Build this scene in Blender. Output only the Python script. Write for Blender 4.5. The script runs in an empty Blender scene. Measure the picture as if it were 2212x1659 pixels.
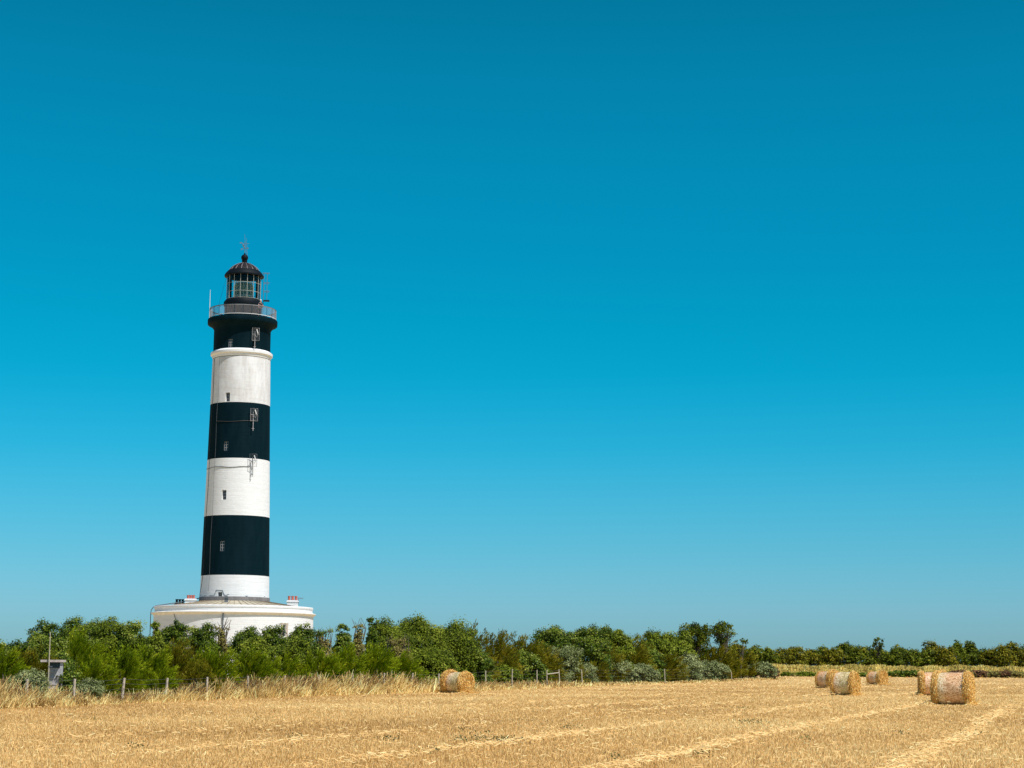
import bpy, math, random
import numpy as np
from mathutils import Vector, Matrix
scene = bpy.context.scene
C = scene.collection
R = math.radians
rng = np.random.default_rng(7)
random.seed(7)

# ------------------------------------------------------------------ camera
F, HY, ROLL, CH = 3900.0, 1446.0, 0.35, 1.5      # focal length and horizon measured on a 2212 px wide picture
cd = bpy.data.cameras.new('camera'); cam = bpy.data.objects.new('camera', cd); C.objects.link(cam)
cd.sensor_width = 36; cd.lens = F/2212*36; cd.clip_end = 20000; cd.clip_start = 0.5
CR = (Matrix.Rotation(math.pi/2 + math.atan((HY-829.5)/F), 3, 'X') @ Matrix.Rotation(R(ROLL), 3, 'Z'))
cam.matrix_world = Matrix.Translation((0, 0, CH)) @ CR.to_4x4()
scene.camera = cam

# ------------------------------------------------------------------ light
SUN_AZ, SUN_EL = 47.0, 57.0                      # azimuth from -Y towards +X
w = bpy.data.worlds.new('World'); scene.world = w; w.use_nodes = True
nt = w.node_tree; nt.nodes.clear()
sky = nt.nodes.new('ShaderNodeTexSky'); sky.sky_type = 'NISHITA'; sky.sun_disc = False
sky.sun_elevation = R(SUN_EL); sky.sun_rotation = R(180-SUN_AZ)
sky.altitude = 0; sky.air_density = 1.0; sky.dust_density = 0.6; sky.ozone_density = 1.5
tc = nt.nodes.new('ShaderNodeTexCoord'); sx = nt.nodes.new('ShaderNodeSeparateXYZ')
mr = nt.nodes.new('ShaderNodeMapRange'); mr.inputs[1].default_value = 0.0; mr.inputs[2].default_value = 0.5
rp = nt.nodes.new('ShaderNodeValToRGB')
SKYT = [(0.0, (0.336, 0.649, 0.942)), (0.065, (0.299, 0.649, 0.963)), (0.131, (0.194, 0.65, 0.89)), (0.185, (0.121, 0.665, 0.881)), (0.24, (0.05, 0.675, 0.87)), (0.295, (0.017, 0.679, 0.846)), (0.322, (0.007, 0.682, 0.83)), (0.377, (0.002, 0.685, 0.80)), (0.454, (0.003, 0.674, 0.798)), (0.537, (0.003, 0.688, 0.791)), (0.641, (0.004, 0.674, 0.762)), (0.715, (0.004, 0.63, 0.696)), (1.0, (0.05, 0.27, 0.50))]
rp.color_ramp.interpolation = 'B_SPLINE' if False else 'LINEAR'
els = rp.color_ramp.elements
while len(els) < len(SKYT): els.new(0.5)
for e, (p, c) in zip(els, SKYT): e.position = p; e.color = (*c, 1)
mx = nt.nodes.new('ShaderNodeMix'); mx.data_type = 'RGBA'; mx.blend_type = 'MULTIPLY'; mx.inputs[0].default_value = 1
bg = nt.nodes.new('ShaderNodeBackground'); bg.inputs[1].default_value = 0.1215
wo = nt.nodes.new('ShaderNodeOutputWorld')
L = nt.links.new
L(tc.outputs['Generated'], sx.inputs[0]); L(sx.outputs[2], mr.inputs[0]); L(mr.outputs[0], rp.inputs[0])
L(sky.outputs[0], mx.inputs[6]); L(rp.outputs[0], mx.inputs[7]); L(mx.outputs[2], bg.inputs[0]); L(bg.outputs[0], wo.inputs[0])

sd = bpy.data.lights.new('sun', 'SUN'); sd.energy = 5.0; sd.angle = R(0.5); sd.color = (1.0, 0.95, 0.87)
sun = bpy.data.objects.new('sun', sd); C.objects.link(sun)
sdir = Vector((math.sin(R(SUN_AZ))*math.cos(R(SUN_EL)), -math.cos(R(SUN_AZ))*math.cos(R(SUN_EL)), math.sin(R(SUN_EL))))
sun.rotation_euler = sdir.to_track_quat('Z', 'Y').to_euler(); sun.location = (50, -50, 100)
scene.view_settings.view_transform = 'Standard'; scene.view_settings.look = 'None'
scene.view_settings.exposure = 0.1; scene.view_settings.gamma = 1
scene.render.engine = 'CYCLES'
scene.render.resolution_x = 1024; scene.render.resolution_y = 768

# ------------------------------------------------------------------ helpers
def gz(x, y):
    t = np.clip((np.asarray(y, float)-200)/130, 0, 1)
    return 0.5*t*t*(3-2*t)
def ray(px, py):
    d = CR @ Vector(((px-1106)/F, -(py-829.5)/F, -1)); return d/d.y
def ground(px, py):                              # where the ground seen at a picture point lies
    d = ray(px, py); lo = 20.0
    for y in np.arange(20, 700, 0.25):
        if CH + d.z*y <= gz(0, y): return (d.x*y, float(y))
    return (d.x*700, 700.0)
def height(px, py, y):                           # height of a picture point at depth y
    return CH + ray(px, py).z*y
def lateral(px, py, y): return ray(px, py).x*y

def tag(o, label=None, cat=None, group=None, kind=None):
    if label: o['label'] = label
    if cat: o['category'] = cat
    if group: o['group'] = group
    if kind: o['kind'] = kind
    return o
def empty(name, loc, rz=0, label=None, cat=None, group=None):
    o = bpy.data.objects.new(name, None); o.location = loc; o.rotation_euler.z = rz; o.empty_display_size = 0.2
    C.objects.link(o); return tag(o, label, cat, group)

class MB:
    def __init__(s): s.v = []; s.f = []; s.m = []
    def add(s, vs, fs, m=0):
        n = len(s.v); s.v += [tuple(v) for v in vs]
        for f in fs: s.f.append([n+i for i in f]); s.m.append(m)
    def box(s, c, d, rz=0, m=0, taper=1.0):
        x, y, z = d[0]/2, d[1]/2, d[2]/2; cs, sn = math.cos(rz), math.sin(rz); vs = []
        for dz in (-z, z):
            k = taper if dz > 0 else 1
            for dx, dy in ((-x, -y), (x, -y), (x, y), (-x, y)):
                dx *= k; dy_ = dy*k
                vs.append((c[0]+dx*cs-dy_*sn, c[1]+dx*sn+dy_*cs, c[2]+dz))
        s.add(vs, [(0,3,2,1),(4,5,6,7),(0,1,5,4),(1,2,6,5),(2,3,7,6),(3,0,4,7)], m)
    def tube(s, pts, r, n=8, m=0, cap=True):
        pts = [Vector(p) for p in pts]; k = len(pts); rs = r if isinstance(r, (list, tuple)) else [r]*k
        vs = []; prev = None
        for i, p in enumerate(pts):
            t = (pts[min(i+1, k-1)]-pts[max(i-1, 0)]).normalized()
            a = prev - t*prev.dot(t) if prev else t.orthogonal()
            if a.length < 1e-5: a = t.orthogonal()
            a.normalize(); b = t.cross(a); prev = a
            for j in range(n):
                q = 2*math.pi*j/n; vs.append(p+(a*math.cos(q)+b*math.sin(q))*rs[i])
        fs = [(i*n+j, i*n+(j+1) % n, (i+1)*n+(j+1) % n, (i+1)*n+j) for i in range(k-1) for j in range(n)]
        if cap: fs += [tuple(range(n-1, -1, -1)), tuple((k-1)*n+j for j in range(n))]
        s.add(vs, fs, m)
    def lathe(s, prof, n=64, m=0, c=(0, 0)):
        vs = []; k = len(prof)
        for r, z in prof:
            for j in range(n):
                q = 2*math.pi*j/n; vs.append((c[0]+r*math.cos(q), c[1]+r*math.sin(q), z))
        s.add(vs, [(i*n+j, i*n+(j+1) % n, (i+1)*n+(j+1) % n, (i+1)*n+j) for i in range(k-1) for j in range(n)], m)
    def ring(s, r, z, h, t, n=64, m=0):          # closed rectangular ring
        s.lathe([(r-t/2, z), (r+t/2, z), (r+t/2, z+h), (r-t/2, z+h), (r-t/2, z)], n, m)
    def build(s, name, mat, parent=None, smooth=False, label=None):
        me = bpy.data.meshes.new(name); me.from_pydata(s.v, [], s.f)
        for mt in (mat if isinstance(mat, (list, tuple)) else [mat]): me.materials.append(mt)
        me.polygons.foreach_set('material_index', s.m)
        if smooth: me.polygons.foreach_set('use_smooth', [True]*len(s.f))
        me.update()
        o = bpy.data.objects.new(name, me); C.objects.link(o)
        if parent: o.parent = parent
        if label: o['label'] = label
        return o
def sphere_prof(r, z, n=12, a0=-90, a1=90):
    return [(max(1e-4, r*math.cos(R(a0+(a1-a0)*i/n))), z+r*math.sin(R(a0+(a1-a0)*i/n))) for i in range(n+1)]
def sharp(o, ang=35):
    me = o.data
    me.polygons.foreach_set('use_smooth', [True]*len(me.polygons))
    me.set_sharp_from_angle(angle=R(ang))
    return o

def faces_mesh(name, V, tint, mat, parent=None, smooth=False):   # V (n,k,3): n faces of k corners each
    n, k = V.shape[:2]
    me = bpy.data.meshes.new(name); me.vertices.add(n*k); me.loops.add(n*k); me.polygons.add(n)
    me.vertices.foreach_set('co', V.reshape(-1).astype(np.float32))
    me.loops.foreach_set('vertex_index', np.arange(n*k, dtype=np.int32))
    me.polygons.foreach_set('loop_start', np.arange(0, n*k, k, dtype=np.int32))
    a = me.attributes.new('tint', 'FLOAT', 'FACE'); a.data.foreach_set('value', tint.astype(np.float32))
    me.materials.append(mat); me.update(calc_edges=True)
    o = bpy.data.objects.new(name, me); C.objects.link(o)
    if parent: o.parent = parent
    return o
def unit(v): return v/np.maximum(np.linalg.norm(v, axis=-1, keepdims=True), 1e-9)

# ------------------------------------------------------------------ materials
def new_mat(name):
    m = bpy.data.materials.new(name); m.use_nodes = True; t = m.node_tree
    return m, t, t.nodes['Principled BSDF'], t.links.new
def node(t, kind, **kw):
    n = t.nodes.new(kind)
    for k, v in kw.items(): setattr(n, k, v)
    return n
def ramp(t, stops, interp='LINEAR'):
    r = t.nodes.new('ShaderNodeValToRGB'); r.color_ramp.interpolation = interp; e = r.color_ramp.elements
    while len(e) < len(stops): e.new(0.5)
    for a, (p, c) in zip(e, stops): a.position = p; a.color = (*c, 1)
    return r
def noise(t, scale, detail=4, rough=0.6, vec=None, sc=None):
    n = t.nodes.new('ShaderNodeTexNoise'); n.inputs['Scale'].default_value = scale
    n.inputs['Detail'].default_value = detail; n.inputs['Roughness'].default_value = rough
    if vec is None:
        tcn = t.nodes.new('ShaderNodeTexCoord'); vec = tcn.outputs['Object']
    if sc:
        mp = t.nodes.new('ShaderNodeMapping'); mp.inputs['Scale'].default_value = sc; t.links.new(vec, mp.inputs[0]); vec = mp.outputs[0]
    t.links.new(vec, n.inputs['Vector']); return n
def simple(name, col, rough=0.7, var=0.15, scale=3.0, metal=0.0, spec=0.5, bump=0.0, bscale=20):
    m, t, b, l = new_mat(name)
    n = noise(t, scale, 5)
    lo = tuple(c*(1-var) for c in col); hi = tuple(min(1, c*(1+var)) for c in col)
    r = ramp(t, [(0.3, lo), (0.7, hi)]); l(n.outputs[0], r.inputs[0]); l(r.outputs[0], b.inputs['Base Color'])
    b.inputs['Roughness'].default_value = rough; b.inputs['Metallic'].default_value = metal
    b.inputs['Specular IOR Level'].default_value = spec
    if bump:
        n2 = noise(t, bscale, 6); bp = t.nodes.new('ShaderNodeBump'); bp.inputs['Strength'].default_value = bump; bp.inputs['Distance'].default_value = 0.02
        l(n2.outputs[0], bp.inputs['Height']); l(bp.outputs[0], b.inputs['Normal'])
    return m
def leaf_mat(name, cols, trans=0.3, rough=0.55):
    m, t, b, l = new_mat(name)
    a = node(t, 'ShaderNodeAttribute', attribute_name='tint')
    k = len(cols); r = ramp(t, [(i/(k-1), c) for i, c in enumerate(cols)]); l(a.outputs['Fac'], r.inputs[0])
    l(r.outputs[0], b.inputs['Base Color']); b.inputs['Roughness'].default_value = rough
    b.inputs['Specular IOR Level'].default_value = 0.1
    tr = node(t, 'ShaderNodeBsdfTranslucent'); l(r.outputs[0], tr.inputs[0])
    ms = node(t, 'ShaderNodeMixShader'); ms.inputs[0].default_value = trans
    out = [n for n in t.nodes if n.type == 'OUTPUT_MATERIAL'][0]
    l(b.outputs[0], ms.inputs[1]); l(tr.outputs[0], ms.inputs[2]); l(ms.outputs[0], out.inputs[0])
    return m

def masonry(name, base, stain, course, bumpk, stain_amt, rough=0.75, spec=0.4):
    m, t, b, l = new_mat(name)
    tcn = node(t, 'ShaderNodeTexCoord')
    n1 = noise(t, 1.0, 6, 0.65, tcn.outputs['Object'], (1.6, 1.6, 0.35))          # run-off streaks
    n2 = noise(t, 0.5, 5, 0.6, tcn.outputs['Object'], (1, 1, 6))                  # courses
    r1 = ramp(t, [(0.38, stain), (0.62, base)]); l(n1.outputs[0], r1.inputs[0])
    r2 = ramp(t, [(0.35, course), (0.5, base)]); l(n2.outputs[0], r2.inputs[0])
    mx = node(t, 'ShaderNodeMix', data_type='RGBA', blend_type='MIX'); mx.inputs[0].default_value = stain_amt
    l(r2.outputs[0], mx.inputs[6]); l(r1.outputs[0], mx.inputs[7])
    l(mx.outputs[2], b.inputs['Base Color']); b.inputs['Roughness'].default_value = rough; b.inputs['Specular IOR Level'].default_value = spec
    sep = node(t, 'ShaderNodeSeparateXYZ'); l(tcn.outputs['Object'], sep.inputs[0])
    wv = node(t, 'ShaderNodeMath', operation='MULTIPLY'); l(sep.outputs[2], wv.inputs[0]); wv.inputs[1].default_value = 2.3
    fr = node(t, 'ShaderNodeMath', operation='FRACT'); l(wv.outputs[0], fr.inputs[0])
    rj = ramp(t, [(0.0, (0, 0, 0)), (0.06, (1, 1, 1)), (0.94, (1, 1, 1)), (1, (0, 0, 0))]); l(fr.outputs[0], rj.inputs[0])
    n3 = noise(t, 2.2, 6, 0.6, tcn.outputs['Object'], (1, 1, 2.5))
    ad = node(t, 'ShaderNodeMath', operation='MULTIPLY_ADD'); l(n3.outputs[0], ad.inputs[0]); ad.inputs[1].default_value = 1.3; l(rj.outputs[0], ad.inputs[2])
    bp = node(t, 'ShaderNodeBump'); bp.inputs['Strength'].default_value = bumpk; bp.inputs['Distance'].default_value = 0.05
    l(ad.outputs[0], bp.inputs['Height']); l(bp.outputs[0], b.inputs['Normal'])
    return m

M = {}
M['white'] = masonry('white_painted_masonry', (0.775, 0.78, 0.80), (0.65, 0.645, 0.64), (0.72, 0.725, 0.74), 0.3, 0.16)
M['white_top'] = masonry('white_weathered_masonry', (0.75, 0.75, 0.765), (0.46, 0.43, 0.41), (0.66, 0.65, 0.65), 0.22, 0.5)
M['black'] = masonry('black_painted_masonry', (0.0006, 0.0100, 0.0155), (0.0030, 0.0165, 0.0235), (0.0010, 0.0110, 0.0165), 0.3, 0.6, 0.7, 0.05)
M['cream'] = simple('cream_limewash', (0.76, 0.73, 0.68), 0.8, 0.12, 2.0)
M['grime'] = masonry('grimy_foot', (0.24, 0.22, 0.22), (0.13, 0.12, 0.12), (0.2, 0.18, 0.18), 0.4, 0.6)
M['blackmetal'] = simple('black_metal', (0.004, 0.008, 0.012), 0.6, 0.3, 4, 0, 0.12)
M['greymetal'] = simple('grey_metal', (0.16, 0.17, 0.19), 0.5, 0.15, 5, 0.3)
M['rail'] = simple('pale_railing_paint', (0.36, 0.345, 0.36), 0.55, 0.15, 5)
M['darkrail'] = simple('dark_railing_paint', (0.06, 0.08, 0.10), 0.5, 0.15, 5)
M['whitemetal'] = simple('white_metal', (0.72, 0.72, 0.72), 0.4, 0.08, 5)
M['bronze'] = simple('lantern_bars', (0.42, 0.42, 0.38), 0.5, 0.2, 5)
M['dome'] = simple('lead_dome', (0.017, 0.015, 0.018), 0.6, 0.8, 3.5, 0, 0.15)
M['domerib'] = simple('worn_ribs', (0.15, 0.12, 0.125), 0.7, 0.9, 3)
M['frame'] = simple('window_frame', (0.26, 0.26, 0.27), 0.6, 0.1, 5)
M['pane'] = simple('dark_pane', (0.01, 0.014, 0.018), 0.08, 0.2, 3, 0, 0.6)
M['roofm'] = simple('lichen_roof_sheet', (0.43, 0.38, 0.28), 0.8, 0.25, 1.2)
M['seam'] = simple('roof_seam', (0.20, 0.15, 0.10), 0.8, 0.3, 3)
M['terracotta'] = simple('terracotta', (0.48, 0.13, 0.09), 0.8, 0.2, 6)
M['backlitpot'] = simple('backlit_black', (0.012, 0.014, 0.02), 0.8, 0.2, 6)  # rear chimney pots: their backlit shade is put into this colour
M['lead'] = simple('lead_pipe', (0.10, 0.12, 0.14), 0.6, 0.2, 6)
M['cable'] = simple('black_cable', (0.03, 0.03, 0.03), 0.6, 0.1, 6)
M['bark'] = simple('grey_bark', (0.12, 0.095, 0.07), 0.9, 0.35, 6, bump=0.4)
M['post'] = simple('weathered_post', (0.46, 0.39, 0.31), 0.9, 0.3, 9, bump=0.3)
M['paletrack'] = simple('pale_stake', (0.42, 0.37, 0.28), 0.9, 0.25, 9)
M['wire'] = simple('galvanised_wire', (0.10, 0.10, 0.10), 0.4, 0.1, 6, 0.6)
M['concrete'] = simple('rough_concrete', (0.42, 0.40, 0.41), 0.9, 0.28, 7, bump=0.6, bscale=14)
M['slab'] = simple('slab_concrete', (0.52, 0.44, 0.41), 0.9, 0.2, 6)
M['skin'] = simple('skin', (0.62, 0.36, 0.28), 0.6, 0.05, 5)
M['hair'] = simple('white_hair', (0.75, 0.74, 0.72), 0.8, 0.1, 20)
M['navy'] = simple('dark_navy_cloth', (0.012, 0.018, 0.035), 0.85, 0.2, 8)

g, t, b, l = new_mat('lantern_glass')            # thin clear panes, greenish
t.nodes.remove(b)
tr = node(t, 'ShaderNodeBsdfTransparent'); tr.inputs[0].default_value = (0.80, 0.92, 0.91, 1)
gl = node(t, 'ShaderNodeBsdfGlossy'); gl.inputs['Roughness'].default_value = 0.03
fz = node(t, 'ShaderNodeFresnel'); fz.inputs[0].default_value = 1.3
ms = node(t, 'ShaderNodeMixShader'); l(fz.outputs[0], ms.inputs[0]); l(tr.outputs[0], ms.inputs[1]); l(gl.outputs[0], ms.inputs[2])
l(ms.outputs[0], [n for n in t.nodes if n.type == 'OUTPUT_MATERIAL'][0].inputs[0]); M['glass'] = g
g, t, b, l = new_mat('lens_prisms')
b.inputs['Base Color'].default_value = (0.26, 0.36, 0.34, 1); b.inputs['Roughness'].default_value = 0.2
b.inputs['Transmission Weight'].default_value = 0.35; b.inputs['IOR'].default_value = 1.3
n1 = noise(t, 3, 3); bp = node(t, 'ShaderNodeBump'); bp.inputs['Strength'].default_value = 0.3; l(n1.outputs[0], bp.inputs['Height']); l(bp.outputs[0], b.inputs['Normal'])
M['lens'] = g

# foliage kinds: attribute 'tint' 0..1 gives each leaf its own colour
M['tam'] = leaf_mat('tamarisk_green', [(0.0671, 0.1029, 0.0022), (0.1523, 0.2175, 0.004), (0.2817, 0.3456, 0.0078), (0.4713, 0.4418, 0.0268)], 0.22)
M['tamo'] = leaf_mat('olive_tamarisk', [(0.0595, 0.0637, 0.0037), (0.1318, 0.1305, 0.0055), (0.2401, 0.2159, 0.0117), (0.3683, 0.2759, 0.0306)], 0.2)
M['leaf'] = leaf_mat('dark_broadleaf', [(0.0278, 0.0493, 0.0047), (0.0753, 0.1212, 0.0084), (0.1831, 0.229, 0.0217), (0.3803, 0.372, 0.0855)], 0.15, 0.4)
M['lime'] = leaf_mat('yellowgreen_leaf', [(0.049, 0.0721, 0.0042), (0.119, 0.16, 0.0084), (0.2258, 0.269, 0.0199), (0.3764, 0.3714, 0.0686)], 0.18)
M['brownl'] = leaf_mat('dry_brownish_leaf', [(0.112, 0.09, 0.03), (0.24, 0.195, 0.06), (0.32, 0.3, 0.07), (0.48, 0.375, 0.14)], 0.25)
M['silver'] = leaf_mat('silver_leaf', [(0.0799, 0.1038, 0.0296), (0.1895, 0.2211, 0.0859), (0.3197, 0.3486, 0.1531), (0.4683, 0.4957, 0.2393)], 0.12)
M['fart'] = leaf_mat('far_dark_green', [(0.0346, 0.0497, 0.0031), (0.0819, 0.1092, 0.0048), (0.1683, 0.1923, 0.0098), (0.3422, 0.281, 0.0287)], 0.12)
M['rust'] = leaf_mat('rusty_leaf', [(0.091, 0.039, 0.024), (0.182, 0.091, 0.048), (0.26, 0.156, 0.072), (0.338, 0.234, 0.096)], 0.2)
M['dry'] = leaf_mat('dry_grass_stalks', [(0.2502, 0.1504, 0.0514), (0.5697, 0.3765, 0.1286), (0.934, 0.6528, 0.2623), (0.95, 0.9364, 0.4652)], 0.15)
M['reed'] = leaf_mat('pale_green_grass', [(0.3036, 0.2397, 0.0533), (0.6831, 0.4953, 0.12), (0.9488, 0.6871, 0.2001), (0.95, 0.8469, 0.3201)], 0.25)
M['straw'] = leaf_mat('cut_straw', [(0.3619, 0.2037, 0.07), (0.6515, 0.4013, 0.1516), (0.8927, 0.5864, 0.2449), (0.95, 0.8149, 0.4199)], 0.2)
M['weed'] = leaf_mat('low_weed', [(0.03, 0.045, 0.02), (0.07, 0.09, 0.03), (0.14, 0.17, 0.05)], 0.2)
M['balestraw'] = leaf_mat('bale_straw', [(0.3672, 0.187, 0.045), (0.7128, 0.4363, 0.12), (0.9288, 0.6233, 0.22), (0.95, 0.7895, 0.38)], 0.2)

# soil under the stubble: ochre with paler rows where the straw lay (rows run beside the hedge)
g, t, b, l = new_mat('stubble_soil')
geo = node(t, 'ShaderNodeNewGeometry'); sep = node(t, 'ShaderNodeSeparateXYZ'); l(geo.outputs['Position'], sep.inputs[0])
mA = node(t, 'ShaderNodeMath', operation='MULTIPLY'); l(sep.outputs[1], mA.inputs[0]); mA.inputs[1].default_value = -0.31
mB = node(t, 'ShaderNodeMath', operation='ADD'); l(sep.outputs[0], mB.inputs[0]); l(mA.outputs[0], mB.inputs[1])
nW = noise(t, 0.06, 3, 0.5, geo.outputs['Position'])
mC = node(t, 'ShaderNodeMath', operation='MULTIPLY_ADD'); l(nW.outputs[0], mC.inputs[0]); mC.inputs[1].default_value = 0.5; l(mB.outputs[0], mC.inputs[2])
mD = node(t, 'ShaderNodeMath', operation='MULTIPLY'); l(mC.outputs[0], mD.inputs[0]); mD.inputs[1].default_value = 1/4.2
fr = node(t, 'ShaderNodeMath', operation='FRACT'); l(mD.outputs[0], fr.inputs[0])
rr = ramp(t, [(0, (0, 0, 0)), (0.42, (0.15,)*3), (0.5, (1, 1, 1)), (0.58, (0.15,)*3), (1, (0, 0, 0))]); l(fr.outputs[0], rr.inputs[0])
nb = noise(t, 0.22, 5, 0.6, geo.outputs['Position']); nf = noise(t, 9, 6, 0.75, geo.outputs['Position'])
r1 = ramp(t, [(0.32, (0.46, 0.31, 0.15)), (0.5, (0.62, 0.44, 0.21)), (0.68, (0.72, 0.53, 0.26))]); l(nf.outputs[0], r1.inputs[0])
r2 = ramp(t, [(0.35, (0.86, 0.84, 0.80)), (0.65, (1.08, 1.08, 1.08))]); l(nb.outputs[0], r2.inputs[0])
m1 = node(t, 'ShaderNodeMix', data_type='RGBA', blend_type='MULTIPLY'); m1.inputs[0].default_value = 1
l(r1.outputs[0], m1.inputs[6]); l(r2.outputs[0], m1.inputs[7])
nk = noise(t, 0.5, 4, 0.7, geo.outputs['Position']); rk = ramp(t, [(0.42, (0, 0, 0)), (0.6, (1, 1, 1))]); l(nk.outputs[0], rk.inputs[0])
mk = node(t, 'ShaderNodeMath', operation='MULTIPLY'); l(rr.outputs[0], mk.inputs[0]); l(rk.outputs[0], mk.inputs[1])
mk2 = node(t, 'ShaderNodeMath', operation='MULTIPLY'); l(mk.outputs[0], mk2.inputs[0]); mk2.inputs[1].default_value = 0.25
m2 = node(t, 'ShaderNodeMix', data_type='RGBA', blend_type='MIX'); l(mk2.outputs[0], m2.inputs[0]); l(m1.outputs[2], m2.inputs[6]); m2.inputs[7].default_value = (0.80, 0.60, 0.31, 1)
l(m2.outputs[2], b.inputs['Base Color']); b.inputs['Roughness'].default_value = 0.95; b.inputs['Specular IOR Level'].default_value = 0.1
bp = node(t, 'ShaderNodeBump'); bp.inputs['Strength'].default_value = 0.8; bp.inputs['Distance'].default_value = 0.05; l(nf.outputs[0], bp.inputs['Height']); l(bp.outputs[0], b.inputs['Normal'])
M['soil'] = g

# ------------------------------------------------------------------ ground: one sheet to the horizon
xs = np.concatenate([[-6000, -2500, -1000, -500], np.arange(-300, 401, 20), [600, 1200, 3000, 6000]])
ys = np.concatenate([[-200, -50], np.arange(0, 400, 10), [450, 600, 900, 1500, 3000, 6000, 9000]])
mb = MB(); vs = [(x, y, float(gz(x, y))) for y in ys for x in xs]; nx = len(xs)
mb.add(vs, [(j*nx+i, j*nx+i+1, (j+1)*nx+i+1, (j+1)*nx+i) for j in range(len(ys)-1) for i in range(nx-1)])
tag(mb.build('field', M['soil'], smooth=True), 'harvested straw-coloured field reaching to the hedge and the far trees', 'field', kind='structure')

# ================================================================== LIGHTHOUSE
TX, TY = -28.2725, 186.0; P0 = 8.64               # tower position; angle 0 faces the camera, + is to the right
def pol(r, phi, z): a = R(phi+P0); return (r*math.sin(a), -r*math.cos(a), z)
def shell(prof, openings, n=120, depth=0.45, mats=None, matof=None):
    """wall of revolution with real openings; returns the builder"""
    phis = sorted(set([round(-180+360*i/n, 4) for i in range(n)] + [o[0] for o in openings] + [o[1] for o in openings]))
    zs = sorted(set([p[1] for p in prof] + [z for o in openings for z in (o[2], o[3])]))
    zr = np.interp(zs, [p[1] for p in prof], [p[0] for p in prof])
    mb = MB(); np_ = len(phis)
    for z, r in zip(zs, zr): mb.v += [pol(r, p, z) for p in phis]
    for i in range(len(zs)-1):
        for j in range(np_):
            pa = phis[j]; pb = phis[(j+1) % np_]; pm = (pa + (pb if pb > pa else pb+360))/2; zm = (zs[i]+zs[i+1])/2
            if any(o[0] < pm < o[1] and o[2] < zm < o[3] for o in openings): continue
            mb.f.append([i*np_+j, i*np_+(j+1) % np_, (i+1)*np_+(j+1) % np_, (i+1)*np_+j]); mb.m.append(matof(zm) if matof else 0)
    for o in openings:                            # reveals
        ra = float(np.interp(o[2], zs, zr)); rb = float(np.interp(o[3], zs, zr)); d = depth; mm = matof((o[2]+o[3])/2) if matof else 0
        q = [pol(ra, o[0], o[2]), pol(ra, o[1], o[2]), pol(rb, o[1], o[3]), pol(rb, o[0], o[3])]
        k = [pol(ra-d, o[0], o[2]), pol(ra-d, o[1], o[2]), pol(rb-d, o[1], o[3]), pol(rb-d, o[0], o[3])]
        mb.add(q+k, [(0, 1, 5, 4), (1, 2, 6, 5), (2, 3, 7, 6), (3, 0, 4, 7)], mm)
    return mb
def window(parent, r, phi, wd, z0, z1, depth, cols=2, rows=3):
    """casement set back in its opening: pane with glazing bars"""
    h = z1-z0; rr = r-depth
    def P(u, v, d=0):                             # u across, v up, d outwards
        c = Vector(pol(rr+d, phi, 0)); a = R(phi+P0); tx = Vector((math.cos(a), math.sin(a), 0)); return tuple(c+tx*u+Vector((0, 0, z0+v)))
    mb = MB()
    def bar(u0, u1, v0, v1, d=0.05):
        vs = [P(u, v, dd) for dd in (0, d) for u, v in ((u0, v0), (u1, v0), (u1, v1), (u0, v1))]
        mb.add(vs, [(0, 3, 2, 1), (4, 5, 6, 7), (0, 1, 5, 4), (1, 2, 6, 5), (2, 3, 7, 6), (3, 0, 4, 7)])
    f = 0.05; b = 0.026
    bar(-wd/2, -wd/2+f, 0, h); bar(wd/2-f, wd/2, 0, h); bar(-wd/2+f, wd/2-f, 0, f); bar(-wd/2+f, wd/2-f, h-f, h)
    for i in range(1, cols): u = -wd/2+wd*i/cols; bar(u-b, u+b, f, h-f, 0.045)
    for j in range(1, rows):
        v = h*j/rows
        for i in range(cols): bar(-wd/2+wd*i/cols+b, -wd/2+wd*(i+1)/cols-b, v-b, v+b, 0.042)
    wf = mb.build('window', M['frame'], parent)
    mp = MB(); mp.add([P(-wd/2, 0, 0.01), P(wd/2, 0, 0.01), P(wd/2, h, 0.01), P(-wd/2, h, 0.01)], [(0, 1, 2, 3)])
    mp.build('pane', M['pane'], wf)
    return wf

lh = empty('lighthouse', (TX, TY, 0), 0, 'tall round lighthouse banded in black and white with a glazed lantern on top', 'lighthouse')
WIN = [(-23.7, 34.05, 34.96, 2.96), (-25, 28.45, 29.38, 3.07), (-24.7, 23.38, 24.29, 3.17), (-24.3, 18.34, 19.32, 3.29), (-24, 13.13, 14.13, 3.41), (-24.5, 8.42, 9.01, 3.51)]
shprof = [(3.95, 0), (3.53, 8.2), (3.47, 10.74), (3.345, 16.78), (3.20, 22.62), (3.08, 28.39), (2.985, 33.2), (2.95, 34.0), (2.945, 36.3), (3.0, 36.42), (3.14, 36.62), (3.36, 36.78), (3.55, 36.86)]
bands = [(10.74, 0), (16.78, 1), (22.62, 0), (28.39, 1), (33.2, 2), (99, 1)]
def matof(z):
    for top, mi in bands:
        if z < top: return mi
    return 1
ops = []
for phi, z0, z1, r in WIN: w_ = math.degrees(0.24/r); ops.append((phi-w_, phi+w_, z0, z1))
sh = shell(shprof, ops, 144, 0.5, None, matof)
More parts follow.
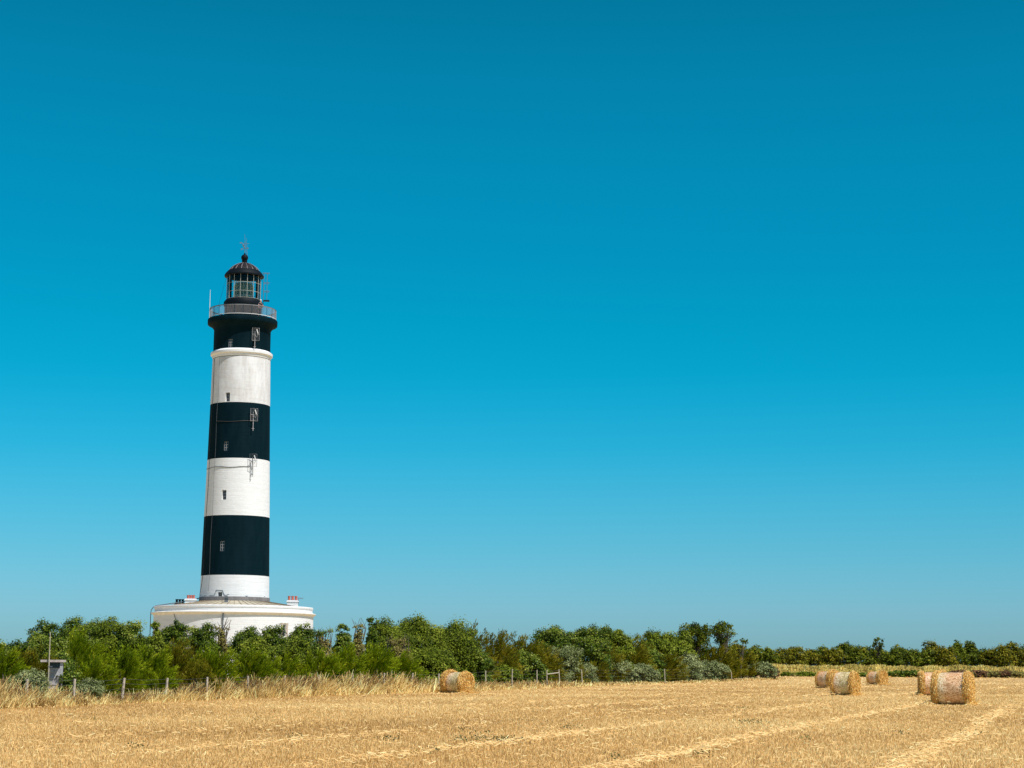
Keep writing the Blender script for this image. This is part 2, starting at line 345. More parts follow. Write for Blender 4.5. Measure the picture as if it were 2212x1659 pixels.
# dense rings so the taper shades smoothly
so = sh.build('tower_shaft', [M['white'], M['black'], M['white_top']], lh); sharp(so, 30)
for phi, z0, z1, r in WIN: window(lh, r, phi, 0.48, z0, z1, 0.14 if matof((z0+z1)/2) == 1 else 0.26)
mb = MB(); mb.lathe([(3.55, 8.1), (3.6, 8.1), (3.585, 8.56), (3.545, 8.58)], 120)
sharp(mb.build('stained_foot_band', M['grime'], lh))
mb = MB(); mb.lathe([(2.98, 33.24), (3.03, 33.34), (3.05, 33.50), (3.14, 33.58), (3.20, 33.63), (3.21, 33.86), (3.16, 33.91), (2.95, 34.06)], 120)
sharp(mb.build('moulded_ring', M['white'], lh), 40)
# gallery
mb = MB(); mb.lathe([(3.55, 36.86), (3.60, 36.90), (3.62, 36.94), (3.63, 37.36), (3.60, 37.43), (2.0, 37.47)], 120)
gal = sharp(mb.build('gallery', M['black'], lh), 30)
mb = MB(); NB = 216
for i in range(NB):
    a = 360*i/NB
    if i % 9: mb.tube([pol(3.45, a, 37.6), pol(3.45, a, 38.5)], 0.0135, 4, cap=False)
mb.ring(3.45, 38.48, 0.035, 0.045, 96)
mb.build('railing', M['rail'], gal)
for i in range(24):
    mb = MB(); mb.tube([pol(3.45, 15*i, 37.44), pol(3.45, 15*i, 38.55)], 0.028, 6); mb.build('railing_post', M['darkrail'], gal)
mb = MB(); mb.ring(3.45, 37.56, 0.055, 0.05, 96); mb.build('toe_rail', M['whitemetal'], gal)
mb = MB(); mb.ring(3.45, 38.53, 0.04, 0.06, 96); mb.build('handrail', M['darkrail'], gal)
# whip aerial on the left of the railing
mb = MB(); mb.tube([pol(3.5, -80, 37.5), pol(3.5, -80, 38.9)], 0.035, 6); mb.tube([pol(3.5, -80, 38.9), pol(3.5, -80, 40.5)], [0.035, 0.02], 6)
mb.build('whip_aerial', M['whitemetal'], lh)
# lantern
mb = MB(); mb.lathe([(1.95, 37.45), (1.95, 38.85), (2.02, 38.95), (2.04, 39.3), (1.98, 39.42), (1.86, 39.55), (1.80, 39.62), (1.6, 39.62)], 96)
lan = sharp(mb.build('lantern_drum', M['blackmetal'], lh), 30)
mb = MB(); mb.lathe([(1.76, 39.6), (1.76, 42.2)], 16); gz_ = mb.build('lantern_glazing', M['glass'], lh)
gz_.rotation_euler.z = R(P0)
mb = MB()
for i in range(16):
    a = 11.25+22.5*i
    mb.box(pol(1.79, a, 40.9), (0.036, 0.05, 2.62), R(a+P0))
for z in (39.64, 40.35, 41.28, 42.16):
    for i in range(16):
        a = 22.5*i; p = pol(1.79*math.cos(R(11.25)), a, z); mb.box(p, (2*1.79*math.sin(R(11.25))-0.06, 0.03, 0.03), R(a+P0))
mb.build('glazing_bars', M['bronze'], lh)
# lens inside: prism drum on a pedestal
mb = MB(); prof = [(0.55, 40.0)]
for k in range(12):
    z = 40.05+k*0.115; rr = 0.95-0.22*abs((k-5)/7.0)**3
    prof += [(rr, z), (rr+0.05, z+0.05), (rr-0.01, z+0.1)]
prof.append((0.5, 41.5)); mb.lathe(prof, 24); ln = mb.build('lens', M['lens'], lh)
mb = MB()
for i in range(8):
    a = 45*i; mb.tube([pol(1.0, a, 39.95), pol(1.02, a, 40.9), pol(0.8, a, 41.5)], 0.03, 6)
mb.ring(1.0, 39.9, 0.16, 0.1, 32); mb.ring(0.85, 41.45, 0.06, 0.08, 32); mb.build('lens_cage', M['bronze'], ln)
mb = MB(); mb.lathe([(0.9, 39.55), (0.62, 39.62), (0.6, 39.95), (1.0, 39.98)], 32); mb.build('lens_pedestal', M['whitemetal'], ln)
mb = MB(); mb.box(pol(0.35, -2, 41.05), (0.45, 0.3, 0.34), R(P0)); mb.build('lamp_screen', simple('brass_screen', (0.62, 0.50, 0.36), 0.4), ln)
# eave + dome
mb = MB(); mb.lathe([(1.72, 42.12), (1.98, 42.06), (2.04, 42.10), (2.05, 42.24), (1.92, 42.46), (1.76, 42.64), (1.66, 42.74), (1.55, 42.76)], 96)
mb.lathe([(1.72, 42.12), (1.6, 42.5), (0.9, 43.0), (0.2, 43.3)], 48); sharp(mb.build('eave', M['blackmetal'], lh), 30)
DZ = [(42.62, 1.66), (42.8, 1.54), (43.0, 1.39), (43.13, 1.27), (43.3, 1.05), (43.46, 0.78), (43.55, 0.55), (43.64, 0.27)]
def dome_r(z): return float(np.interp(z, [q[0] for q in DZ], [q[1] for q in DZ]))
mb = MB(); zz = [42.66+0.98*i/12 for i in range(13)]; mb.lathe([(dome_r(z), z) for z in zz], 96)
dm = mb.build('dome', M['dome'], lh, True)
mb = MB()
for i in range(16):
    a = 11.25+22.5*i
    mb.tube([pol(dome_r(z)+0.015, a, z) for z in zz], [0.055-0.03*k/12 for k in range(13)], 6)
mb.build('dome_ribs', M['domerib'], dm)
mb = MB(); mb.lathe([(0.34, 43.58), (0.36, 43.64), (0.27, 43.68), (0.25, 43.80), (0.31, 43.84), (0.3, 43.88)], 32)
mb.lathe(sphere_prof(0.37, 44.20, 14), 32); mb.lathe([(0.09, 44.52), (0.09, 44.66), (0.04, 44.72)], 16)
bl = sharp(mb.build('ball_vent', M['blackmetal'], lh), 40)
def off(dx, dz, dy=0):                            # across the view at the tower
    a = R(P0); return (dx*math.cos(a)+dy*math.sin(a)*-1, dx*math.sin(a)+dy*math.cos(a), dz)
mb = MB()
mb.tube([off(0, 44.6), off(-0.01, 46.0)], 0.035, 6); mb.tube([off(-0.02, 45.9), off(-0.06, 46.75)], 0.014, 6)
mb.tube([off(-0.4, 45.15), off(0.3, 45.25)], 0.02, 6); mb.tube([off(0, 45.2, -0.3), off(0, 45.2, 0.3)], 0.02, 6)
for dx, z in ((-0.34, 45.12), (0.3, 45.25)): mb.box(off(dx, z), (0.12, 0.03, 0.16), R(P0))
mb.tube([off(-0.45, 45.78), off(0.05, 45.7), off(0.45, 45.76)], 0.018, 6)
mb.box(off(-0.42, 45.8), (0.26, 0.04, 0.11), R(P0)+0.2)
mb.tube([off(-0.25, 45.62), off(-0.02, 45.28)], [0.07, 0.05], 6); mb.lathe(sphere_prof(0.09, 45.55, 6), 10, 0, off(-0.18, 0)[:2])
mb.build('weather_vane', M['greymetal'], lh)
mb = MB(); mb.tube([off(0.26, 44.4), off(0.18, 45.2), off(0.14, 46.35)], [0.035, 0.025, 0.012], 6); mb.build('rod_aerial', M['greymetal'], lh)
for p, q in ((off(-1.8, 42.2), off(-2.65, 38.6)), (off(0.45, 43.9), off(0.72, 43.45))):
    mb = MB(); mb.tube([p, q], 0.011, 5); mb.build('stay_wire', M['cable'], lh)
# stacked dipole aerial right of the lantern
mb = MB(); mb.tube([off(2.07, 37.5), off(2.07, 42.6)], 0.03, 6); mb.tube([off(2.42, 39.7), off(2.42, 42.66)], 0.025, 6)
for z in (42.58, 42.66): mb.tube([off(1.9, z), off(2.66, z)], 0.02, 6)
for z in (41.6, 40.7):
    mb.tube([off(2.05, z), off(2.7, z)], 0.03, 6); mb.tube([off(2.05, z-0.12), off(2.62, z-0.12)], 0.02, 6)
    mb.tube([off(2.42, z, -0.25), off(2.42, z, 0.25)], 0.025, 6)
mb.build('dipole_aerial', M['greymetal'], lh)
mb = MB(); mb.box(off(2.4, 39.66), (0.62, 0.5, 0.09), R(P0)); mb.build('aerial_tray', M['blackmetal'], lh)
# panel aerials bracketed off the wall
for k, (z1, z0, zp, rw) in enumerate([(36.14, 34.83, 33.96, 2.94), (27.74, 26.45, 25.44, 3.11), (23.03, 21.75, 20.7, 3.21)]):
    rp_ = rw+0.42; a = R(24+P0); c0 = Vector(pol(rp_, 24, 0)); tx = Vector((math.cos(a), math.sin(a), 0))
    fx = Vector((math.cos(R(P0+4)), math.sin(R(P0+4)), 0))
    def Q(u, z, d=0): return tuple(c0+fx*u+Vector((0, 0, z))+Vector(pol(d, 24, 0)))
    mb = MB(); hw = 0.36; zm = (z0+z1)/2
    mb.tube([Q(-hw, z0), Q(hw, z0), Q(hw, z1), Q(-hw, z1), Q(-hw, z0)], 0.02, 5, cap=False); mb.tube([Q(-hw, zm), Q(hw, zm)], 0.02, 5)
    for i in range(1, 6):
        u = -hw+2*hw*i/6; mb.tube([Q(u, z0), Q(u, z1)], 0.007, 4)
    pn = mb.build('panel_aerial', M['rail'] if k < 2 else M['greymetal'], lh)
    mb = MB(); mb.tube([Q(-0.05, zp, -0.06), Q(-0.05, zm+0.3, -0.06)], 0.04, 6)
    for z in (zp+0.25, zm-0.1): mb.tube([Q(-0.05, z, -0.06), Q(-0.05, z, -0.44)], 0.03, 6)
    mb.tube([Q(-0.14, zp+0.22, -0.06), Q(0.06, zp+0.22, -0.06)], 0.025, 5)
    mb.tube([Q(-0.05, zm-0.1, 0.05), Q(0.08, zm-0.35, 0.1), Q(0.2, zm, 0.12)], 0.02, 5); mb.build('mounting_pole', M['greymetal' if k == 2 else 'rail'], pn)
    mb = MB(); mb.tube([Q(0.02, z1-0.15, 0.14), Q(0.16, zm+0.05, 0.14)], 0.055, 8); mb.build('radiator', M['whitemetal'], pn)
# cables down and round the shaft
def shr(z): return float(np.interp(z, [p[1] for p in shprof], [p[0] for p in shprof]))
def cable(pts, r=0.022, name='cable', mat='cable'):
    mb = MB(); mb.tube([pol(shr(z)+0.03, p, z) for p, z in pts], r, 5); return mb.build(name, M[mat], lh)
cable([(-48-0.6*math.sin(z), z) for z in np.arange(33.1, 8.7, -0.8)], 0.012, mat='greymetal')
cable([(-67+1.2*math.sin(z*0.7), z) for z in np.arange(33.1, 11.5, -0.8)] + [(-69, 10.6), (-72, 9.8), (-80, 9.1), (-84, 8.3)])
cable([(p, 21.7+0.05*math.sin(p/9)) for p in range(-100, 24, 4)], 0.026)
cable([(p, 26.42+0.06*math.sin(p/11)) for p in range(-48, 24, 4)], 0.026)
cable([(-60, 8.66), (-40, 8.68), (-34, 8.72), (-32.5, 9.1), (-31, 9.2), (-20, 9.18), (-17.5, 8.8), (-15, 8.66), (20, 8.64), (60, 8.66)], 0.022, mat='lead')

# ------------------------------------------------------------------ round building at the foot
rb = empty('round_building', (TX, TY, 0), 0, 'low round white building encircling the foot of the lighthouse', 'building')
wv = [(38-1.25, 38+1.25, 4.6, 5.72)]
mb = shell([(8.07, 0), (8.07, 3), (8.07, 6.72)], wv, 144, 0.35)
sharp(mb.build('wall', M['white'], rb), 30)
wn = window(rb, 8.07, 38, 0.34, 4.6, 5.72, 0.16, 1, 2); wn['label'] = 'narrow window with a beige surround'
mb = MB()
for ph in (35.65, 40.35): mb.box(pol(8.09, ph, 5.2), (0.26, 0.05, 1.3), R(ph+P0))
mb.box(pol(8.09, 38, 5.86), (0.96, 0.052, 0.12), R(38+P0)); mb.build('surround', simple('beige_stone', (0.50, 0.42, 0.36)), wn)
mb = MB(); mb.lathe([(8.07, 6.66), (8.14, 6.72), (8.18, 6.78), (8.30, 6.84), (8.33, 6.88), (8.33, 6.95), (8.05, 7.03), (7.9, 7.03)], 144)
sharp(mb.build('cornice', M['cream'], rb), 30)
mb = MB(); mb.lathe([(7.98, 7.02), (7.98, 7.36), (8.03, 7.38), (8.04, 7.54), (8.0, 7.6), (7.6, 7.62), (7.58, 7.3)], 144)
sharp(mb.build('parapet', M['white'], rb), 30)
mb = MB(); mb.lathe([(3.56, 8.17), (7.6, 7.52)], 120); rf = mb.build('roof', M['roofm'], rb, True)
mb = MB()
for i in range(60): mb.tube([pol(3.58, 6*i, 8.18), pol(7.58, 6*i, 7.535)], 0.03, 4)
mb.build('standing_seams', M['seam'], rf)
def chimney(lx, ly, z0, z1, wd, dp, potz, mat, pot, n=3, sp=0.36, label=None):
    cx, cy, _ = off(lx, 0, ly); mb = MB()
    mb.box((cx, cy, (z0+z1-0.18)/2), (wd, dp, z1-0.18-z0), R(P0)); mb.box((cx, cy, z1-0.13), (wd+0.14, dp+0.14, 0.1), R(P0)); mb.box((cx, cy, z1-0.04), (wd+0.02, dp+0.02, 0.08), R(P0))
    c = mb.build('chimney', M[mat], rb, label=label)
    for i in range(n):
        ox, oy, _ = off(lx+(i-(n-1)/2)*sp, 0, ly); mb = MB(); mb.lathe([(0.13, z1), (0.12, potz-0.1), (0.145, potz-0.08), (0.145, potz), (0.10, potz), (0.10, z1+0.05)], 14, 0, (ox, oy)); sharp(mb.build('chimney_pot', M[pot], c))
chimney(-4.35, -2.2, 7.5, 8.35, 1.12, 0.6, 8.70, 'white', 'terracotta', 3, 0.27)
chimney(5.85, -2.0, 7.5, 8.31, 1.12, 0.6, 8.74, 'white', 'terracotta', 3, 0.35)
chimney(-5.6, 3.2, 7.3, 8.04, 1.0, 0.6, 8.48, 'lead', 'backlitpot', 3, 0.30, 'rear stack with pots, coloured dark as if backlit')  # backlit stack and pots, shade carried by their dark materials
mb = MB(); vx, vy, _ = off(-0.8, 0, -4.9)
mb.box((vx, vy, 8.05), (0.36, 0.34, 0.62), R(P0)); mb.box((vx, vy, 8.42), (0.62, 0.6, 0.06), R(P0)); mb.box((vx, vy, 8.5), (0.3, 0.3, 0.09), R(P0))
mb.tube([(vx+0.05, vy, 8.5), (vx+0.08, vy, 8.7), (vx+0.25, vy, 8.72)], 0.035, 6); mb.build('roof_vent', M['greymetal'], rb)
mb = MB(); mb.tube([pol(8.17, -7.4, 6.72), pol(8.17, -7.4, 0)], 0.055, 8); mb.tube([pol(8.17, -7.4, 6.74), pol(8.17, -7.4, 6.1)], 0.085, 8); mb.build('downpipe', M['lead'], rb)
mb = MB(); mb.tube([pol(8.14, -46, 6.7), pol(8.14, -45, 6.35), pol(8.14, -43.5, 6.1), pol(8.14, -43.5, 0)], 0.03, 6); mb.build('drain_pipe', M['greymetal'], rb)
mb = MB()
for d in (0, 0.45):
    a_ = -92
    mb.tube([pol(8.37, a_+d*7, 0), pol(8.37, a_+d*7, 7.0), pol(8.30, a_+d*7, 7.30), pol(8.14, a_+d*7, 7.52), pol(7.9, a_+d*7, 7.66), pol(7.75, a_+d*7, 7.5)], 0.03, 6)
for z in np.arange(0.4, 7.0, 0.35): mb.tube([pol(8.37, -92, z), pol(8.37, -88.9, z)], 0.02, 5)
mb.build('access_ladder', M['greymetal'], rb)
mb = MB(); mb.tube([pol(7.9, -88, 7.66), off(-5.2, 8.15, 1.2), off(-4.7, 8.3, 0.6), off(-3.55, 8.5, 0.2)], 0.05, 6); mb.build('roof_pipe', M['lead'], rb)
mb = MB(); mb.tube([off(6.45, 7.9, -2.0), off(6.45, 8.56, -2.0)], 0.025, 6); mb.tube([off(6.38, 8.5, -2.0), off(6.95, 8.54, -2.0)], 0.018, 6)
for k in range(5): q = 6.45+k*0.11; mb.tube([off(q, 8.42-0.0*k, -2.02), off(q, 8.62, -2.0)], 0.011, 5)
mb.build('roof_aerial', M['greymetal'], rb)

# ------------------------------------------------------------------ person leaning on the gallery rail
px_, py_, _ = pol(3.02, 34, 0)
per = empty('person', (TX+px_, TY+py_, 37.48), R(34+P0), 'white-haired person in dark clothes leaning bare forearms on the gallery railing', 'person')
def skin_body(name, joints, bones, mat, parent, sub=2):
    me = bpy.data.meshes.new(name); me.from_pydata([j[0] for j in joints], bones, []); o = bpy.data.objects.new(name, me); C.objects.link(o)
    md = o.modifiers.new('s', 'SKIN'); md.use_smooth_shade = True
    sv = me.skin_vertices[0].data if me.skin_vertices else None
    if sv is None:
        bm_ = __import__('bmesh').new(); bm_.from_mesh(me); bm_.verts.layers.skin.verify(); bm_.to_mesh(me); bm_.free(); sv = me.skin_vertices[0].data
    for s_, j in zip(sv, joints): s_.radius = j[1]; s_.use_root = False
    sv[0].use_root = True
    su = o.modifiers.new('u', 'SUBSURF'); su.levels = sub; su.render_levels = sub
    dg = bpy.context.evaluated_depsgraph_get(); m2 = bpy.data.meshes.new_from_object(o.evaluated_get(dg)); o.modifiers.clear(); o.data = m2
    m2.materials.clear(); m2.materials.append(mat); o.parent = parent; return o
# local: x across, -y outwards (towards the rail), z up
J = [((0, 0.10, 0.92), (0.16, 0.12)), ((0, 0.04, 1.12), (0.16, 0.11)), ((0, -0.06, 1.34), (0.19, 0.12)), ((0, -0.13, 1.46), (0.07, 0.07)), ((0, -0.17, 1.54), (0.075, 0.08)), ((0, -0.19, 1.64), (0.085, 0.10)), ((0, -0.185, 1.70), (0.06, 0.08)),
     ((-0.19, -0.08, 1.36), (0.06, 0.06)), ((-0.25, -0.18, 1.14), (0.048, 0.048)), ((-0.16, -0.42, 1.10), (0.036, 0.036)), ((-0.10, -0.48, 1.09), (0.03, 0.02)),
     ((0.19, -0.08, 1.36), (0.06, 0.06)), ((0.27, -0.18, 1.14), (0.048, 0.048)), ((0.17, -0.42, 1.10), (0.036, 0.036)), ((0.11, -0.48, 1.09), (0.03, 0.02)),
     ((-0.10, 0.10, 0.86), (0.09, 0.09)), ((-0.11, 0.06, 0.47), (0.062, 0.062)), ((-0.11, 0.12, 0.08), (0.045, 0.045)), ((-0.12, -0.06, 0.035), (0.04, 0.03)),
     ((0.10, 0.10, 0.86), (0.09, 0.09)), ((0.11, 0.08, 0.47), (0.062, 0.062)), ((0.11, 0.14, 0.08), (0.045, 0.045)), ((0.12, -0.04, 0.035), (0.04, 0.03))]
Bn = [(0, 1), (1, 2), (2, 3), (3, 4), (4, 5), (5, 6), (2, 7), (7, 8), (8, 9), (9, 10), (2, 11), (11, 12), (12, 13), (13, 14), (0, 15), (15, 16), (16, 17), (17, 18), (0, 19), (19, 20), (20, 21), (21, 22)]
for sx_, w0 in ((-1, 10), (1, 14)):              # five fingers on each hand
    bx = J[w0][0]
    for k in range(4):
        J.append(((bx[0]-sx_*0.02*0+(-0.03+0.02*k), bx[1]-0.035, bx[2]+0.005), (0.009, 0.009))); J.append(((bx[0]+(-0.03+0.02*k), bx[1]-0.075-0.006*(k in (1, 2)), bx[2]-0.02), (0.008, 0.008)))
        Bn += [(w0, len(J)-2), (len(J)-2, len(J)-1)]
    J.append(((bx[0]-sx_*0.045, bx[1]-0.01, bx[2]-0.02), (0.01, 0.01))); Bn.append((w0, len(J)-1))
body = skin_body('body', J, Bn, M['skin'], per)
cl = [(p, (r[0]*1.12+0.008, r[1]*1.12+0.008)) for p, r in J[:3]] + [(J[3][0][:2]+(1.42,), (0.085, 0.08)), (J[7][0], (0.075, 0.075)), ((-0.235, -0.15, 1.20), (0.065, 0.065)), (J[11][0], (0.075, 0.075)), ((0.25, -0.15, 1.20), (0.065, 0.065))]
skin_body('shirt', cl, [(0, 1), (1, 2), (2, 3), (2, 4), (4, 5), (2, 6), (6, 7)], M['navy'], per)
tr_ = [J[0]] + [J[i] for i in (15, 16, 17, 19, 20, 21)]
skin_body('trousers', [(p, (r[0]*1.15+0.012, r[1]*1.15+0.012)) for p, r in tr_], [(0, 1), (1, 2), (2, 3), (0, 4), (4, 5), (5, 6)], M['navy'], per)
mb = MB(); mb.lathe(sphere_prof(0.105, 0, 10, -12, 90), 20); hr = mb.build('hair', M['hair'], per, True); hr.location = (0, -0.155, 1.655); hr.rotation_euler = (R(-28), 0, 0); hr.scale = (0.95, 1.12, 1.15)

# ================================================================== field edge and fence line
EDGE = [(-260, 1543), (0, 1532), (200, 1524), (400, 1515), (600, 1507), (800, 1500), (1000, 1494), (1200, 1486), (1400, 1478), (1600, 1470.5), (1690, 1467.5)]
EP = np.array([ground(x, y) for x, y in EDGE]); EX = np.array([e[0] for e in EDGE], float)
def edge(px, off_=0.0):                           # point on the hedge side, off_ metres beyond the field edge
    """returns x, y"""
    x = np.interp(px, EX, EP[:, 0]); y = np.interp(px, EX, EP[:, 1])
    # interpolate in 1/y so that points fall where they are seen
    iy = np.interp(px, EX, 1/EP[:, 1]); u = np.interp(px, EX, EP[:, 0]/EP[:, 1]); y = 1/iy; x = u*y
    s = (y+off_*3.2)/y                            # moving away from the field: hedge runs at a slant, so step back along the sight line
    return x*s, y*s

fence = empty('wire_fence', (float(edge(300, 0.5)[0]), float(edge(300, 0.5)[1]), 0), 0, 'old wire fence on leaning wooden posts between the field and the shrubs', 'fence')
FO = fence.location.copy()
POSTS = [(56, 1467, 0, 0), (158.8, 1466.3, 0, 0), (263.7, 1464.3, .05, 0), (358.4, 1464.5, .03, 0), (446, 1462.6, 0, 0), (534, 1460, 0, 0), (613.6, 1459, .02, 0), (687.7, 1457.8, 0, 0), (761, 1454.7, 0, 0), (828.5, 1454, .02, 0), (889.8, 1453.7, .03, 0), (947.4, 1455, 0, 0), (1003.4, 1451, 0, 0), (1048.4, 1448.6, 0, 1), (1106.3, 1445.5, 0, 1), (1160, 1447, -.01, 1), (1181, 1447, 0, 1), (1207.9, 1445.7, -.02, 1), (1257, 1445.7, -.03, 1), (1436.2, 1444.6, -.02, 1), (1580, 1447, -.03, 1)]
tops = []
for px, py, ln_, thin in POSTS:
    x, y = edge(px, (0.22 if px < 480 else 0.42) if not thin else 0.02); z = height(px, py, y); zz_ = float(gz(0, y)); r = 0.058 if not thin else 0.035+0.00009*y
    p0 = Vector((x-ln_*z, y, zz_-0.2))-FO; p1 = Vector((x+ln_*z, y, z))-FO
    mb = MB(); mb.tube([p0, p0.lerp(p1, 0.5)+Vector((random.uniform(-.02, .02), 0, 0)), p1], [r*1.08, r, r*0.92], 7)
    mb.build('post', M['paletrack'] if thin else M['post'], fence); tops.append((p1, p1.z-zz_, zz_))
for k in (0.95, 0.78, 0.58, 0.36):
    mb = MB()
    for i in range(len(tops)-1):
        a, ha, ga = tops[i]; b_, hb, gb = tops[i+1]
        pa = Vector((a.x, a.y-0.08, ga+ha*k)); pb = Vector((b_.x, b_.y-0.08, gb+hb*k)); mid = (pa+pb)/2 - Vector((0, 0, 0.03+random.random()*0.03))
        mb.tube([pa, mid, pb], 0.008, 4, cap=False)
    mb.build('wire', M['wire'], fence)
mb = MB(); a = tops[16][0]; b_ = tops[17][0]; mb.tube([a+Vector((0, -.12, -.35)), b_+Vector((0, -.12, -.28))], 0.045, 6); mb.build('rail', M['paletrack'], fence)

# ------------------------------------------------------------------ little concrete kiosk and pole on the left
hx, hy = edge(117, 1.1); hy = float(hy); hx = float(hx)
ks = empty('concrete_kiosk', (hx, hy, 0), 0, 'small grey concrete kiosk with an overhanging slab roof at the left end of the fence', 'kiosk')
zt = height(117, 1425, hy); wd = 24.5/F*hy; x0 = lateral(117, 1450, hy)-hx
mb = MB(); mb.box((x0, 0.25, (zt-0.10)/2), (wd, 0.5, zt-0.10)); 
for k in range(5): mb.box((x0+random.uniform(-.1, .1), -0.005, 0.3+0.25*k), (wd*0.6, 0.02, 0.05))
mb.build('body', M['concrete'], ks)
mb = MB(); mb.box((x0, -0.004, zt-0.22), (wd*0.96, 0.03, 0.2)); mb.build('dark_band', simple('blue_black_band', (0.02, 0.05, 0.075), 0.6), ks)  # blue-black strip across the front, just below the slab
mb = MB(); mb.box((x0-0.09, 0.15, zt-0.05), (42/F*hy, 0.95, 0.09)); mb.build('roof_slab', M['slab'], ks)
pz = height(108.8, 1365, hy-0.4); po = empty('slender_pole', (lateral(104, 1480, hy-0.4), hy-0.4, 0), 0, 'thin pale pole rising beside the small concrete kiosk', 'pole')
mb = MB(); tx_ = lateral(108.8, 1365, hy-0.4)-po.location.x; mb.tube([(0, 0, -0.1), (tx_*0.45, 0, pz*0.5), (tx_, 0, pz)], [0.035, 0.028, 0.018], 6); mb.build('shaft', M['paletrack'], po)
mb = MB(); mb.box((0.05, 0, height(104, 1440, hy-.4)), (0.16, 0.05, 0.05)); mb.build('bracket', M['greymetal'], po)

# ================================================================== shrubs and trees
def quads(c, u, v): return np.stack([c-u, c-v, c+u, c+v], 1)      # diamond leaf
def rand_unit(n): return unit(rng.normal(size=(n, 3)))
def shrub_leafy(w_, h, dep, y, dens=1.0, lumps=None, leaf=None, open_=0.0, base=0.0):
    s = leaf or max(0.05, 0.00055*y); m_ = min(w_, h)
    r0 = float(np.clip(0.12*m_, 0.14, 0.55)) if not lumps else float(np.clip(0.10*m_, 0.2, 0.9))
    lumps = int(np.clip(1.15*(w_*h*2+w_*dep)/(r0*r0*2.4), 12, 260))
    a = rng.uniform(0, 2*math.pi, lumps); q = np.sqrt(rng.uniform(0.0, 1, lumps))*0.93
    u, v = np.cos(a)*q, np.sin(a)*q; prof = (1-0.9*q**3.6)**0.5
    b1, b2, b3 = rng.uniform(0, 6.28, 3); prof = prof*(1-0.09*(1+np.sin(u*5+b1)*np.cos(v*4+b2))-0.05*np.sin(u*11+b3)); prof = prof/max(prof.max(), 1e-3)
    zt = np.where(rng.random(lumps) < 0.55, rng.uniform(0.88, 1.0, lumps), rng.uniform(0.12, 0.9, lumps))*prof
    lr = r0*rng.uniform(0.6, 1.45, lumps)**1.2
    lc = np.stack([u*(w_/2-lr*0.5), v*dep/2, np.maximum(base+(h-base-lr*0.85)*zt, lr*0.3)], 1)
    lc[:, 2] -= rng.random(lumps)*h*0.06
    lc[0] = (rng.uniform(-.15, .15)*w_, 0, h-lr[0]*0.95)
    nb_ = min(6, lumps-1); lr[1:1+nb_] = r0*1.1; lc[1:1+nb_, 0] = lc[0, 0]+rng.normal(0, 1, nb_)*r0*1.3; lc[1:1+nb_, 2] = h-r0*rng.uniform(1.3, 2.6, nb_); lc[1:1+nb_, 1] = rng.normal(0, .4, nb_)*r0
    lt = rng.uniform(0.05, 0.62, lumps)
    area = (w_*h)/(s*s); n = int(min(52000, area*7.5*dens)); pk = lr**2; k = rng.choice(lumps, n, p=pk/pk.sum())
    d = rand_unit(n); d[:, 2] = np.where(d[:, 2] < -0.35, -d[:, 2], d[:, 2]); d[:, 1] -= 0.2; d = unit(d)
    far_ = rng.random(n) < 0.14
    rad = np.where(far_, rng.uniform(1.0, 1.45, n), rng.uniform(0.35, 1.08, n)**0.8)
    d = unit(d*np.array([1.15, 1.0, 0.9]))
    c = lc[k]+d*(lr[k]*rad)[:, None]; c[:, 2] = np.maximum(c[:, 2], 0.02+0.1*rng.random(n))
    nn = unit(d*0.9+rand_unit(n)*0.6+np.array([0.1, -0.1, 0.35])); u = unit(np.cross(nn, rand_unit(n))); v = np.cross(nn, u)
    sz = s*rng.uniform(0.6, 1.25, n)[:, None]
    tint = np.clip(lt[k]+rng.normal(0, 0.20, n)+0.10*np.sin(c[:, 0]*1.3+b1)*np.sin(c[:, 2]*1.7+b2), 0, 1)
    return quads(c, u*sz, v*sz*0.6), tint, lc, lr
def shrub_plume(w_, h, dep, y, dens=1.0, lean=0.45, base=0.0, fine=1.0):
    s = max(0.03, 0.00038*y)*fine; P_ = int(50+w_*h*8)
    a = rng.uniform(0, 2*math.pi, P_); e = np.arcsin(rng.uniform(0, 1, P_)); q = rng.uniform(0.4, 0.86, P_)
    pc = np.stack([np.cos(a)*np.cos(e)*w_/2*q, np.sin(a)*np.cos(e)*dep/2*q, base+(h-base)*(0.08+0.74*np.sin(e)*q)], 1)
    out = unit(np.stack([np.cos(a)*np.cos(e), np.sin(a)*np.cos(e)*0.8-0.15, np.sin(e)*0.9+0.45], 1)+np.array([lean, 0, 0])+rng.normal(0, 0.18, (P_, 3)))
    pl = rng.uniform(0.18, 0.34, P_)*min(h, 4.5)
    pt = rng.uniform(0.1, 0.65, P_)
    area = (w_*h)/(s*s*5); n = int(min(52000, area*9.0*dens)); k = rng.integers(0, P_, n)
    tpos = rng.random(n)**0.8; side = rand_unit(n); spread = (0.05+0.28*tpos*(1-tpos*0.55))*pl[k]
    c = pc[k]+out[k]*(tpos*pl[k])[:, None]+side*spread[:, None]
    dirv = unit(out[k]+side*0.42+np.array([lean*0.35, 0, 0.0])+rng.normal(0, 0.12, (n, 3)))
    ln = s*rng.uniform(3.0, 6.5, n)[:, None]; wdv = unit(np.cross(dirv, rand_unit(n)))*s*0.55
    c[:, 2] = np.maximum(c[:, 2], 0.05)
    tint = np.clip(pt[k]+rng.normal(0, 0.12, n)+0.30*(tpos-0.5), 0, 1)
    return quads(c, dirv*ln*0.5, wdv*rng.uniform(0.7, 1.2, n)[:, None]), tint, pc, pl
